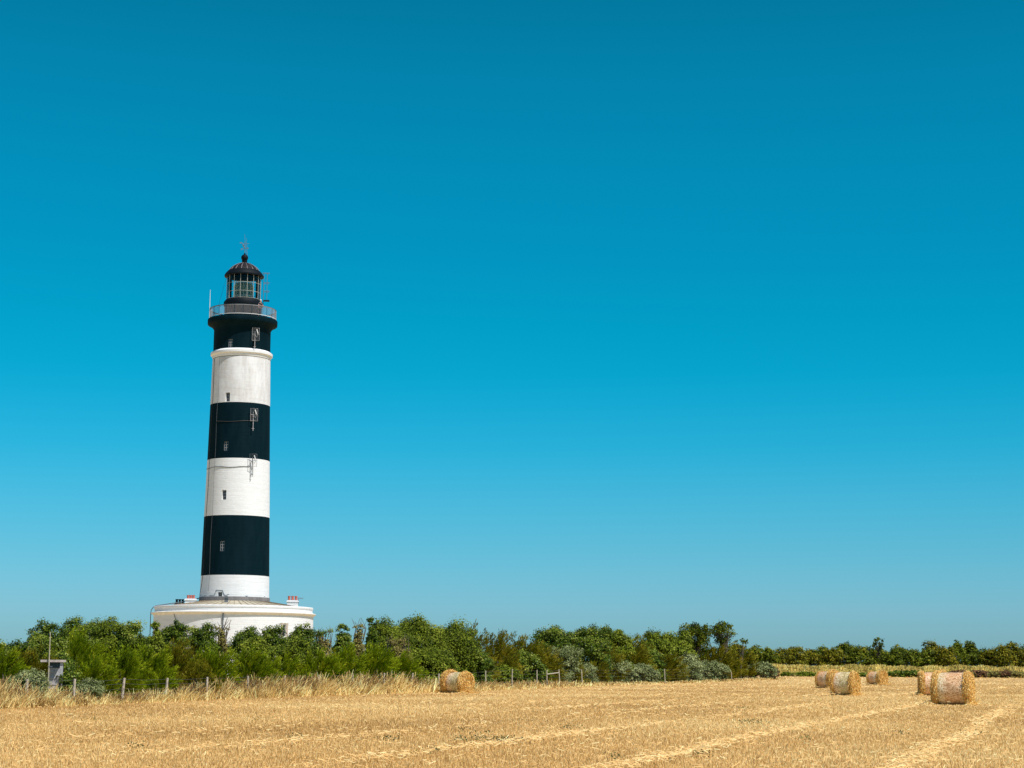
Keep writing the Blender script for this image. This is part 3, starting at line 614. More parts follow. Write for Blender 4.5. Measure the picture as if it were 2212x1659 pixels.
def stems(parent, lc, h, n=6, r=0.06, name='stem'):
    mb = MB(); idx = rng.choice(len(lc), min(n, len(lc)), replace=False)
    for i in idx:
        p = Vector(lc[i]); b0 = Vector((rng.uniform(-.2, .2), rng.uniform(-.15, .15), -0.1)); m1 = b0.lerp(p, 0.45)+Vector((rng.uniform(-.12, .12), rng.uniform(-.1, .1), h*0.06))
        mb.tube([b0, m1, p], [r, r*0.65, r*0.25], 6)
        for _ in range(2):
            q = m1.lerp(p, rng.random()*0.6); mb.tube([q, q+Vector((rng.uniform(-.5, .5), rng.uniform(-.3, .3), rng.uniform(.2, .6)))*h*0.18], [r*0.4, r*0.12], 5)
    return mb.build(name, M['bark'], parent)
NAMES = {'T': ('tamarisk_shrub', 'tam'), 'O': ('tamarisk_shrub', 'tamo'), 'D': ('broadleaf_shrub', 'leaf'), 'L': ('broadleaf_shrub', 'lime'), 'B': ('twiggy_shrub', 'brownl'), 'S': ('saltbush', 'silver'), 'R': ('saltbush', 'rust')}
CATS = {'T': 'shrub', 'O': 'shrub', 'D': 'bush', 'L': 'bush', 'B': 'bush', 'S': 'bush', 'R': 'bush'}
GRP = {'T': 'feathery shrubs along the fence', 'O': 'feathery shrubs along the fence', 'D': 'broad-leaved bushes of the thicket', 'L': 'broad-leaved bushes of the thicket', 'B': 'broad-leaved bushes of the thicket', 'S': 'silvery bushes by the fence', 'R': 'silvery bushes by the fence'}
# kind, picture x of the middle, picture y of the top, half width, metres beyond the field edge, label
SH = [
 ('T', 4, 1376, 34, 1.6, 'bright green feathery shrub cut off by the left edge of the photo'),
 ('O', 40, 1392, 24, 2.4, 'olive feathery shrub between the left edge shrub and the thin pole'),
 ('O', 82, 1383, 26, 2.0, 'olive brown feathery shrub right behind the kiosk pole'),
 ('T', 163, 1347, 42, 3.0, 'tall dark feathery shrub rising over the concrete kiosk'),
 ('T', 203, 1404, 36, 1.5, 'low rounded bright feathery shrub right of the kiosk'),
 ('T', 257, 1374, 36, 2.0, 'bright feathery shrub behind the leaning third fence post'),
 ('T', 318, 1380, 42, 1.9, 'wide bright feathery shrub between the third and fourth fence posts'),
 ('T', 343, 1428, 26, 1.0, 'small low feathery shrub touching the fourth fence post'),
 ('O', 376, 1366, 34, 2.2, 'yellowish feathery shrub below the left end of the round building'),
 ('T', 450, 1376, 48, 2.0, 'large bright feathery shrub below the downpipe of the round building'),
 ('O', 425, 1420, 28, 0.9, 'low olive feathery shrub at the foot of the large one below the downpipe'),
 ('T', 540, 1388, 40, 1.9, 'bright feathery shrub just right of the white wall gap'),
 ('T', 613, 1402, 36, 1.8, 'bright low feathery shrub under the small window of the round building'),
 ('T', 692, 1389, 38, 1.9, 'bright feathery shrub below the right end of the round building'),
 ('T', 742, 1376, 34, 2.4, 'taller feathery shrub right of the round building, before the dome of dark leaves'),
 ('T', 806, 1386, 38, 1.9, 'bright feathery shrub under the narrow sky gap in the thicket'),
 ('T', 864, 1392, 38, 1.7, 'rightmost of the bright green feathery shrubs, left of the lone bale'),
 ('D', 97, 1342, 32, 5.0, 'dark leafy bush on the skyline above the pole'),
 ('D', 152, 1333, 42, 6.0, 'dark leafy bush at the top left of the skyline, above the kiosk'),
 ('L', 222, 1334, 46, 6.0, 'pale green leafy bush forming the flat top of the left skyline'),
 ('D', 276, 1344, 28, 5.0, 'dark leafy bush ending the left skyline before the sky dip'),
 ('L', 300, 1372, 24, 4.0, 'light leafy bush low in the sky dip left of the round building'),
 ('L', 330, 1345, 17, 4.6, 'small pale leafy bush against the left end of the round building'),
 ('D', 370, 1342, 28, 4.8, 'dark leafy bush covering the left end of the round building'),
 ('D', 434, 1347, 30, 4.6, 'dark leafy bush in front of the downpipe of the round building'),
 ('B', 474, 1352, 15, 4.0, 'brownish bush bordering the white wall gap on its left'),
 ('D', 527, 1354, 34, 4.6, 'dark leafy bush bordering the white wall gap on its right'),
 ('L', 560, 1376, 30, 3.2, 'yellow green bush low before the white wall of the round building'),
 ('D', 590, 1350, 30, 4.8, 'dark leafy bush left of the small window of the round building'),
 ('D', 648, 1348, 30, 4.6, 'dark rounded bush covering the right end of the round building'),
 ('L', 640, 1380, 26, 3.2, 'small yellow bush below the small window of the round building'),
 ('B', 692, 1364, 26, 4.2, 'twiggy brown bush with bare twigs right of the round building'),
 ('D', 740, 1350, 24, 4.8, 'dark dome-shaped bush standing between the twiggy bush and the sky gap'),
 ('B', 772, 1350, 16, 4.6, 'greyish brown bush just left of the narrow sky gap'),
 ('D', 803, 1336, 16, 5.0, 'small dark round crown just right of the narrow sky gap'),
 ('L', 842, 1335, 34, 4.6, 'leafy grey-green bush with bare stems on the skyline left of the lone bale'),
 ('L', 905, 1330, 46, 4.2, 'large yellow green bush, the highest mound left of the lone bale'),
 ('L', 972, 1338, 44, 3.6, 'large yellow green bush directly above the lone bale'),
 ('L', 925, 1398, 48, 1.8, 'broad green bush low at the fence just behind the lone bale'),
 ('B', 860, 1378, 30, 2.8, 'brown twiggy bush behind the last bright feathery shrub'),
 ('D', 1028, 1404, 32, 2.0, 'dark green bush low at the fence right of the lone bale'),
 ('L', 1002, 1376, 30, 3.0, 'sloping pale green bush between the lone bale and the peaked shrub'),
 ('O', 1022, 1325, 21, 4.6, 'narrow peaked feathery shrub, highest point of the middle skyline'),
 ('O', 1068, 1341, 34, 4.2, 'dark olive feathery shrub right of the peaked one'),
 ('O', 1125, 1356, 38, 3.6, 'olive feathery shrub with a flat top in the middle of the hedge'),
 ('O', 1166, 1382, 36, 2.6, 'brownish feathery shrub leaning right above the fence rail'),
 ('D', 1130, 1402, 34, 2.0, 'dark leafy bush low under the flat-topped feathery shrub'),
 ('O', 1087, 1404, 20, 1.4, 'small yellow feathery shrub between two thin fence stakes'),
 ('L', 1085, 1436, 34, 0.9, 'low green bush at the foot of the small yellow feathery shrub'),
 ('L', 1150, 1438, 34, 0.8, 'low yellow green bush behind the horizontal fence rail'),
 ('D', 1186, 1352, 34, 4.2, 'dark leafy bush on the skyline above the fence rail'),
 ('D', 1222, 1366, 24, 3.8, 'dark bush in the skyline dip right of the fence rail'),
 ('D', 1262, 1350, 42, 3.8, 'broad dark leafy bush on the skyline left of the brown peaked shrub'),
 ('S', 1214, 1397, 30, 1.8, 'tall silver-grey bush, leftmost of the big silver ones'),
 ('O', 1234, 1412, 22, 1.0, 'small dark feathery shrub in front of the leftmost tall silver bush'),
 ('O', 1304, 1382, 38, 2.6, 'olive yellow feathery shrub in mid hedge above the first low silver bushes'),
 ('L', 1322, 1355, 34, 3.8, 'yellow green bush on the skyline left of the brown peaked shrub'),
 ('O', 1366, 1351, 30, 3.6, 'brown-olive peaked feathery shrub on the right half of the hedge'),
 ('L', 1415, 1361, 32, 3.6, 'light leafy bush right of the brown-olive peaked shrub'),
 ('D', 1395, 1392, 30, 2.4, 'dark bush in mid hedge beneath the brown-olive peaked shrub'),
 ('L', 1460, 1361, 30, 3.4, 'pale rounded bush left of the two small trees'),
 ('O', 1422, 1394, 46, 2.0, 'wide olive feathery shrub left of the stake standing alone'),
 ('O', 1287, 1420, 18, 0.8, 'small yellow-green feathery shrub between silver bushes'),
 ('S', 1270, 1432, 18, 0.7, 'small silver bush just right of the seventh thin stake'),
 ('S', 1322, 1424, 34, 0.8, 'silver-green bush left of the stake standing alone, nearer the middle'),
 ('S', 1376, 1433, 34, 0.6, 'grey-green spreading bush touching the field left of the lone stake'),
 ('O', 1415, 1430, 24, 0.8, 'dark feathery shrub right behind the lone stake'),
 ('S', 1480, 1408, 26, 1.4, 'tall pale silver bush right of the lone stake'),
 ('S', 1515, 1426, 48, 0.7, 'broad silver bush under the two small trees'),
 ('O', 1540, 1382, 54, 1.9, 'broad olive feathery shrub at the foot of the two small trees'),
 ('S', 1446, 1430, 30, 0.6, 'silver-grey bush immediately right of the lone stake, touching the field'),
 ('O', 1568, 1432, 24, 0.7, 'low yellowish feathery shrub at the last fence stake'),
 ('O', 1604, 1393, 26, 1.9, 'olive feathery shrub ending the tall hedge on the right'),
 ('S', 1618, 1426, 44, 0.6, 'last broad silver bush where the hedge ends on the right'),
 ('R', 1664, 1437, 14, 0.5, 'small reddish brown bush at the very end of the hedge'),
 ('S', 60, 1444, 34, 0.7, 'silvery bush left of the concrete kiosk'),
 ('S', 190, 1464, 24, 0.4, 'small silvery bush by the fence post right of the kiosk'),
 ('D', 30, 1384, 34, 3.6, 'dark leafy bush low behind the olive shrub near the left edge'),
 ('D', -30, 1380, 40, 3.4, 'dark leafy bush just outside the left edge of the photo'),
 ('T', -75, 1384, 40, 1.8, 'bright feathery shrub outside the left edge of the photo'),
 ('D', -130, 1370, 46, 3.4, 'dark leafy bush furthest outside the left edge of the photo'),
 ('D', 62, 1366, 26, 4.4, 'dark leafy bush sloping down the skyline left of the pole'),
 ('D', 128, 1408, 30, 2.2, 'dark bush in the shade right behind the kiosk'),
 ('D', 142, 1452, 12, 0.8, 'tiny dark green bush between the kiosk and the second fence post'),
]
for kd, px, ptop, hw, ofs, lab in SH:
    if px > 1040: ofs += 2.9 if ofs < 1.0 else 2.5
    x, y = edge(px, ofs); x = float(x); y = float(y); g0 = float(gz(0, y)); h = height(px, ptop, y)-g0; wd = 2*hw/F*y
    nm, mt = NAMES[kd]; o = empty(nm, (x, y, g0), 0, lab, CATS[kd], GRP[kd]); dep = min(wd, h)*0.9
    if kd in 'TO': V, ti, lc, _ = shrub_plume(wd*1.28, h, dep, y, 1.0, 0.42)
    elif kd == 'S' or kd == 'R': V, ti, lc, _ = shrub_leafy(wd*1.55, h*1.03, dep, y, 0.9, None, 0.00044*y)
    elif kd == 'B': V, ti, lc, _ = shrub_leafy(wd*1.05, h*1.02, dep, y, 0.55)
    else: V, ti, lc, _ = shrub_leafy(wd*(1.5 if 'sky gap' not in lab else 1.15), h*1.02, dep*1.2, y)
    faces_mesh('foliage', V, ti, M[mt], o)
    st = stems(o, lc, h, 7 if kd != 'B' else 16, 0.03+0.012*h)
    if kd == 'B' or lab.startswith('twiggy'):
        mb = MB()
        for _ in range(9):
            bx = rng.uniform(-.4, .4)*wd; z0 = h*0.75; mb.tube([(bx, 0, z0), (bx+rng.uniform(-.1, .2), 0, h*0.95), (bx+rng.uniform(-.3, .4), 0, h*rng.uniform(1.0, 1.13))], [0.035, 0.02, 0.008], 5)
        mb.build('bare_twigs', M['bark'], o)

# trees with visible limbs at the right end of the hedge
def tree(px, ptop, hw, y, lab, base_frac, mat, kind='small_tree', dens=1.0, grp=None, pbase=None, limbs=7, openness=0.5, lumpsc=1.0):
    x = lateral(px, 1440, y); g0 = float(gz(0, y)); h = height(px, ptop, y)-g0; wd = 2*hw/F*y
    o = empty(kind, (x, y, g0), 0, lab, 'tree', grp); s = 0.00058*y
    mb = MB(); V = []; Tn = []
    top = Vector((wd*0.05, 0, h*0.45)); mb.tube([(0, 0, -0.1), (-0.03*wd, 0, h*0.22), top], [0.014*h, 0.011*h, 0.008*h], 8)
    tips = []
    for i in range(limbs):
        a = rng.uniform(0, 6.28); u = rng.uniform(-1, 1); z = h*(base_frac+(0.93-base_frac)*rng.random()**0.7)
        rr = wd/2*0.85*math.sqrt(max(0.08, 1-((z/h-0.62)/0.5)**2)); p = Vector((u*rr, math.sin(a)*rr*0.7, z)); m1 = top.lerp(p, 0.5)+Vector((0, 0, h*0.04)); mb.tube([top*0.8, m1, p], [0.008*h, 0.005*h, 0.002*h], 6); tips.append(p)
    tips[0] = Vector((0, 0, h*0.93))
    mb.build('trunk', M['bark'], o)
    for p in tips:
        r = wd*rng.uniform(0.055, 0.13)*lumpsc; n = int(2.3*dens*(2*r)**2/(s*s)*1.3); d = rand_unit(n); d[:, 2] *= 0.8
        c = np.array(p)+d*np.array([1, 1, 1.25])*(r*(rng.uniform(0.1, 1.1, n)+0.5*np.abs(rng.normal(size=n)))[:, None]); c[:, 2] = np.minimum(c[:, 2], h*1.0+rng.uniform(-.1, .1, n)*h*.1)
        nn = unit(d+rand_unit(n)); u = unit(np.cross(nn, rand_unit(n))); v = np.cross(nn, u); sz = s*rng.uniform(.6, 1.2, n)[:, None]
        V.append(quads(c, u*sz, v*sz*.6)); Tn.append(np.clip(rng.uniform(.05, .5)+rng.normal(0, .15, n), 0, 1))
    faces_mesh('crown', np.concatenate(V), np.concatenate(Tn), M[mat], o); return o
yt = float(edge(1510, 5.8)[1])
tree(1500, 1344, 34, yt, 'left and fuller of the two small trees at the right end of the hedge', 0.35, 'fart', limbs=70, dens=1.0, grp='small trees at the hedge end')
tree(1562, 1337, 32, yt*1.02, 'right of the two small trees, open crown with trunks showing', 0.4, 'fart', limbs=46, dens=0.7, grp='small trees at the hedge end', lumpsc=0.9)
tree(1601, 1376, 15, yt*1.03, 'tiny tree leaning out beyond the right end of the hedge', 0.35, 'fart', limbs=20, dens=0.8, grp='small trees at the hedge end')

# far row of trees beyond the tall grass
FAR = [(1590, 1388, 22), (1625, 1394, 26), (1660, 1394, 24), (1692, 1395, 24), (1722, 1396, 22), (1752, 1400, 20), (1778, 1394, 24), (1800, 1398, 20), (1828, 1384, 24), (1856, 1393, 22), (1880, 1396, 20), (1900, 1398, 22), (1925, 1398, 20), (1948, 1391, 24), (1976, 1398, 22), (2000, 1402, 20), (2022, 1382, 26), (2046, 1391, 20), (2068, 1384, 22), (2096, 1386, 18), (2120, 1397, 20), (2142, 1397, 18), (2166, 1388, 20), (2190, 1383, 24), (2218, 1389, 24), (2246, 1386, 26), (2280, 1390, 26)]
names = ['just right of where the hedge ends', 'above the gap between the hedge end and the bales', 'with a low even top above the empty verge', 'with a brownish top above the empty verge', 'left above the first bale pair', 'slightly lower, above the rear bale of the middle pair', 'with a ragged top above the middle bale pair', 'filling the gap above the middle bale pair', 'forming the first tall bump of the row, right of the middle bales', 'on the right shoulder of the first tall bump', 'left of the small round-topped tree', 'under the small round-topped tree', 'on the right foot of the small round-topped tree', 'with a round dark crown above the farthest bale', 'right of the farthest bale', 'forming the lowest dip of the row', 'forming the tallest clump, left above the near bale pair', 'between the two tall clumps over the near bales', 'forming the pointed clump over the near bale pair', 'with a slim pointed top right of the near bales', 'in the dip right of the near bales', 'in the second dip right of the near bales', 'rising left of the last clump', 'forming the tall clump near the right edge of the photo', 'cut by the right edge of the photo', 'just beyond the right edge of the photo', 'further beyond the right edge of the photo']
for (px, pt, hw), nmx in zip(FAR, names):
    y = 405+rng.uniform(-6, 6); x = lateral(px, 1440, y); g0 = 0.5; h = height(px, pt, y)-g0; wd = 2*hw*1.25/F*y
    o = empty('far_tree', (x, y, g0), 0, ('dark far-row tree '+nmx) if nmx else 'dark far-row tree', 'tree', 'dark trees along the far side of the field')
    V, ti, lc, lr = shrub_leafy(wd*rng.uniform(0.95, 1.25), h*rng.uniform(0.94, 1.06), wd*0.7, y, 0.8, 26, 0.00056*y); faces_mesh('crown', V, ti, M['fart'] if px % 3 else M['tamo'], o); stems(o, lc, h, 6, 0.12, 'trunk')
tree(1899, 1373, 17, 402, 'small round-topped tree standing above the far row', 0.5, 'fart', limbs=26, dens=1.0, grp='dark trees along the far side of the field')

# ================================================================== grasses, straw and stubble
def blades(px_pts, hgt, wid, leanv, droop, tint, curved=3):
    """curved ribbons from ground points: px_pts (n,3)"""
    n = len(px_pts); out = []
    leanv = leanv*1.0; side = unit(np.stack([rng.normal(size=n)+1.5, rng.normal(size=n)*0.8, np.zeros(n)], 1)); ks = np.linspace(0, 1, curved+1); P_ = []
    for k in ks:
        p = px_pts+leanv*(hgt*k)[:, None]+np.array([0, 0, 1])*(hgt*k*(1-droop*k*0.55))[:, None]+unit(leanv+1e-6)*(hgt*droop*k*k*0.5)[:, None]
        P_.append(p)
    for i in range(curved):
        w0 = (wid*(1-0.6*ks[i]))[:, None]; w1 = (wid*(1-0.6*ks[i+1]))[:, None]
        out.append(np.stack([P_[i]-side*w0, P_[i]+side*w0, P_[i+1]+side*w1, P_[i+1]-side*w1], 1))
    return np.concatenate(out), np.concatenate([tint]*curved)
n = 40000; NC = 1100                              # tall dry grass along the fence, in clumps
cpx = rng.uniform(-230, 1690, NC); coff = rng.uniform(-0.15, 0.8, NC)**1.0
clean = rng.normal(0.03, 0.22, NC); ch = rng.uniform(0.55, 1.15, NC); ctint = rng.uniform(0.05, 0.85, NC)
k = rng.integers(0, NC, n)
hpx = [-230, 0, 120, 250, 330, 450, 600, 850, 1000, 1060, 1200, 1260, 1450, 1700]; hv = [1.0, 1.0, 0.65, 0.4, 0.55, 0.9, 1.12, 1.15, 0.8, 0.55, 0.6, 0.42, 0.3, 0.35]
x, y = edge(cpx[k], coff[k]); x = x+rng.normal(0, 0.0022, n)*y; y = y+rng.normal(0, 0.3, n)
H = np.interp(cpx[k], hpx, hv)*ch[k]*rng.uniform(0.5, 1.12, n)*(0.55+0.75*np.clip(coff[k]/0.5+0.15, 0, 0.75))
lean = np.stack([clean[k]+rng.normal(0, 0.28, n), rng.normal(0, 0.22, n), np.zeros(n)], 1)
V, ti = blades(np.stack([x, y, gz(0, y)-0.02], 1), H, 0.00019*y*rng.uniform(0.6, 1.4, n), lean, rng.uniform(0.0, 0.8, n)**1.5, np.clip(ctint[k]+rng.normal(0, 0.25, n), 0, 1))
tag(faces_mesh('dry_grass', V, ti, M['dry']), 'tall tangled dry golden grass growing along the wire fence', 'grass', kind='stuff')
# rusty seed stalks mixed in
n = 9000; px = rng.uniform(-100, 1250, n); px = px[(np.sin(px*0.05)+rng.normal(0, .6, n)) > 0.0]; n = len(px); x, y = edge(px, rng.uniform(0.15, 0.9, n))
V, ti = blades(np.stack([x, y, gz(0, y)], 1), np.interp(px, hpx, hv)*rng.uniform(0.5, 1.1, n), 0.00024*y, rng.normal(0, 0.25, (n, 3))*[1, 1, 0], rng.uniform(0.1, .5, n), rng.random(n))
tag(faces_mesh('rusty_weeds', V, ti, M['rust']), 'rust-brown dead weed stalks standing among the dry grass by the fence', 'weeds', kind='stuff')

# tall pale grass verge on the far side at the right
n = 70000; px = rng.uniform(1655, 2420, n); yy = 335+rng.random(n)**1.3*22
rx = np.array([CR @ Vector(((p-1106)/F, -(1455-829.5)/F, -1)) for p in (1655, 2420)]); ux = np.interp(px, [1655, 2420], [rx[0][0]/rx[0][1], rx[1][0]/rx[1][1]])
hh = 0.55+1.55*np.clip((yy-335)/9, 0, 1)+0.12*np.sin(px*0.11)+0.1*np.sin(px*0.031)
V, ti = blades(np.stack([ux*yy, yy, gz(0, yy)], 1), hh*rng.uniform(0.55, 1.12, n), 0.00042*yy*rng.uniform(.6, 1.3, n), rng.normal(0, .12, (n, 3))*[1, 1, 0], rng.uniform(0, .4, n), np.clip(0.42+0.12*np.sin(px*0.06)+0.1*np.sin(px*0.17)+rng.normal(0, .32, n), 0, 1), 2)
tag(faces_mesh('verge_grass', V, ti, M['reed']), 'tall pale straw-green grass in front of the far trees on the right', 'grass', kind='stuff')
LOW = [(1700, 14, 1451, 'L', 'low green bush at the left start of the far verge'), (1738, 26, 1450, 'L', 'low green bush left of the middle bale pair'), (1868, 14, 1452, 'D', 'low dark bush just left of the farthest bale'), (1938, 20, 1447, 'D', 'low dark bush just right of the farthest bale'), (1970, 24, 1446, 'D', 'dense dark green bush left of the near bale pair'), (2074, 26, 1446, 'R', 'low rusty brown bush peeping over the near bale'), (2092, 22, 1449, 'B', 'brown-green bush between the near bale and the rusty bush'), (2172, 24, 1447, 'R', 'rusty bush among the brown-green ones near the right edge'), (1716, 18, 1455, 'B', 'brownish low bush between the two green ones left of the bales'), (1900, 16, 1456, 'L', 'low yellowish bush directly behind the farthest bale'), (2000, 18, 1452, 'B', 'brown bush behind the partly hidden bale'), (2114, 24, 1446, 'R', 'rusty brown bush right of the near bale'), (2150, 24, 1448, 'B', 'low brown-green bush nearer the right edge of the verge'), (2190, 26, 1448, 'B', 'low brown-green bush at the right edge of the photo'), (1768, 20, 1454, 'D', 'tiny green bush directly behind the middle bale pair'), (1848, 16, 1452, 'L', 'low yellowish bush right of the middle bale pair')]
for px, hw, pt, kd, lab in LOW:
    y = 333.0; x = lateral(px, 1460, y); g0 = 0.5; h = height(px, pt, y)-g0; o = empty('low_bush', (x, y, g0), 0, lab, 'bush', 'low bushes along the far verge')
    V, ti, lc, _ = shrub_leafy(2*hw/F*y*1.15, h, 1.6, y, 1.1, 18, 0.00052*y); faces_mesh('foliage', V, ti, M[NAMES[kd][1]], o); stems(o, lc, h, 4, 0.03)

# stubble: cut stalks standing in drill rows
def wedge(n, d0, d1, pw=1.0, half=0.40):
    u = rng.random(n); d = d0*(d1/d0)**(u**pw); lat = rng.uniform(-half, half, n)*d+rng.uniform(-4, 4, n); return lat, d
def keep_field(x, y):
    ey = EP[:, 1]; lx = np.interp(y, ey, EP[:, 0]); return (x > lx-0.1) & (y < 338)
n = 1000000; x, y = wedge(n, 22, 345, 0.95)
c_ = x-0.31*y; row = np.round(c_/0.15)*0.15; x = np.where(y < 60, row+rng.normal(0, 0.045, n)+0.31*y, x)
m = keep_field(x, y); x, y = x[m], y[m]; n = len(x)
def patch(x, y, f, s):
    r = np.random.default_rng(s); o = np.zeros_like(x)
    for i in range(9):
        a = r.uniform(0, 6.28); k = f*r.uniform(.5, 2.2); o += np.sin((x*math.cos(a)+y*math.sin(a))*k+r.uniform(0, 6.28))
    return o/3.0
wdt = 0.0022+0.000095*y
H = rng.uniform(0.02, 0.085, n); tn = np.clip(0.50+0.13*patch(x, y, 0.35, 3)+0.08*patch(x, y, 0.06, 4)+rng.normal(0, 0.19, n), 0, 1)
side = unit(np.stack([rng.normal(size=n), rng.normal(size=n)*.5, np.zeros(n)], 1)); p0 = np.stack([x, y, gz(0, y)-0.01], 1); ln = rng.normal(0, 0.30, (n, 3))*[1, 1, 0]
tp = p0+ln*H[:, None]+np.array([0, 0, 1])*H[:, None]; V = np.stack([p0-side*wdt[:, None], p0+side*wdt[:, None], tp+side*wdt[:, None]*.8, tp-side*wdt[:, None]*.8], 1)
tag(faces_mesh('stubble', V, tn, M['straw']), 'short cut straw stubble covering the whole field', 'stubble', kind='stuff')
# loose straw left in rows between the stubble
n = 50000; x, y = wedge(n, 22, 330, 0.9); c_ = x-0.31*y; r_ = np.round((c_+2.7)/4.2)*4.2-2.7
inrow = rng.random(n) < 0.75; spread = 0.13+0.0012*y
wob = 0.12*np.sin(y*0.11+r_)+0.08*np.sin(y*0.31+r_*2)
x = np.where(inrow, r_+rng.normal(0, 1, n)*spread+wob+0.31*y, x)
pm = patch(x, y, 0.12, int(11)); m = keep_field(x, y) & ((pm+rng.normal(0, .6, n)+np.clip((x-0.05*y)/14, -1.0, 0.3) > 0.45) | ~inrow & (rng.random(n) < .3)); x, y = x[m], y[m]; n = len(x)
a = rng.uniform(0, 3.14, n); L_ = rng.uniform(0.02, 0.065, n)*(1+y/160); d = np.stack([np.cos(a), np.sin(a), rng.normal(0, .22, n)], 1)*L_[:, None]; wv_ = (0.0035+0.00013*y)*rng.uniform(.7, 1.3, n)
c = np.stack([x, y, gz(0, y)+0.10+rng.uniform(0, .08, n)], 1); sd_ = unit(np.cross(d, np.array([0, -0.5, 1.0])))*wv_[:, None]
V = np.stack([c-d-sd_, c-d+sd_, c+d+sd_, c+d-sd_], 1)
tag(faces_mesh('loose_straw', V, np.clip(rng.normal(.64, .2, n), 0, 1), M['straw']), 'pale loose straw lying in faint rows over the stubble', 'straw', kind='stuff')
# small weeds
WD = [(1084, 1604, 26), (1000, 1605, 10), (1950, 1590, 4), (1000, 1583, 5), (845, 1602, 7), (1044, 1591, 5), (1625, 1565, 14), (1600, 1532, 10), (640, 1597, 5), (1230, 1577, 6), (1515, 1637, 6), (560, 1560, 4), (1740, 1600, 4), (2110, 1590, 4), (300, 1620, 4), (1330, 1640, 5), (1990, 1630, 4), (930, 1630, 6), (1130, 1560, 4), (200, 1560, 4)]
Vs = []; Ts = []
for px, py, k in WD:
    gx, gy = ground(px, py); n = 7*k; c = np.stack([gx+rng.normal(0, .0012*k**.6*gy, n), gy+rng.normal(0, .5, n), rng.uniform(.02, .13, n)], 1)
    u = rand_unit(n)*.024; v = rand_unit(n)*.018; Vs.append(quads(c, u, v)); Ts.append(rng.random(n))
tag(faces_mesh('field_weeds', np.concatenate(Vs), np.concatenate(Ts), M['weed']), 'small dark green weeds scattered through the stubble', 'weeds', kind='stuff')

# ================================================================== straw bales
def net_mat(seed):
    g, t, b, l = new_mat('net_wrapped_straw'); tcn = node(t, 'ShaderNodeTexCoord')
    sp = node(t, 'ShaderNodeSeparateXYZ'); l(tcn.outputs['Object'], sp.inputs[0])
    nz = noise(t, 0.6, 2, 0.5, tcn.outputs['Object']); ma = node(t, 'ShaderNodeMath', operation='MULTIPLY_ADD'); l(nz.outputs[0], ma.inputs[0]); ma.inputs[1].default_value = 0.22; l(sp.outputs[0], ma.inputs[2])
    mp = node(t, 'ShaderNodeMapRange'); mp.inputs[1].default_value = -0.55; mp.inputs[2].default_value = 0.75; l(ma.outputs[0], mp.inputs[0])
    P = (0.88, 0.62, 0.40); Gn = (0.76, 0.72, 0.45); Wt = (0.93, 0.83, 0.62)
    st = {0: [(0, P), (.3, Wt), (.55, Gn), (.8, Gn), (1, Wt)], 1: [(0, Gn), (.2, Wt), (.4, P), (.8, P), (1, Wt)], 2: [(0, P), (.5, P), (.8, Wt), (1, P)]}[seed]
    r = ramp(t, st); l(mp.outputs[0], r.inputs[0])
    n2 = noise(t, 26, 4, 0.8, tcn.outputs['Object'], (0.5, 1, 1)); r2 = ramp(t, [(0.40, (0.30, 0.16, 0.06)), (0.49, (0.72, 0.54, 0.34)), (0.57, (1, 1, 1))]); l(n2.outputs[0], r2.inputs[0])
    m = node(t, 'ShaderNodeMix', data_type='RGBA', blend_type='MULTIPLY'); m.inputs[0].default_value = 1.0; l(r.outputs[0], m.inputs[6]); l(r2.outputs[0], m.inputs[7])
    l(m.outputs[2], b.inputs['Base Color']); b.inputs['Roughness'].default_value = 0.38; b.inputs['Specular IOR Level'].default_value = 0.6
    bp = node(t, 'ShaderNodeBump'); bp.inputs['Strength'].default_value = 0.5; bp.inputs['Distance'].default_value = 0.03; l(n2.outputs[0], bp.inputs['Height']); l(bp.outputs[0], b.inputs['Normal'])
    return g
NM = [net_mat(0), net_mat(1), net_mat(2)]
M['strawcore'] = simple('packed_straw', (0.40, 0.23, 0.07), 0.9, 0.4, 14, bump=0.8, bscale=25)
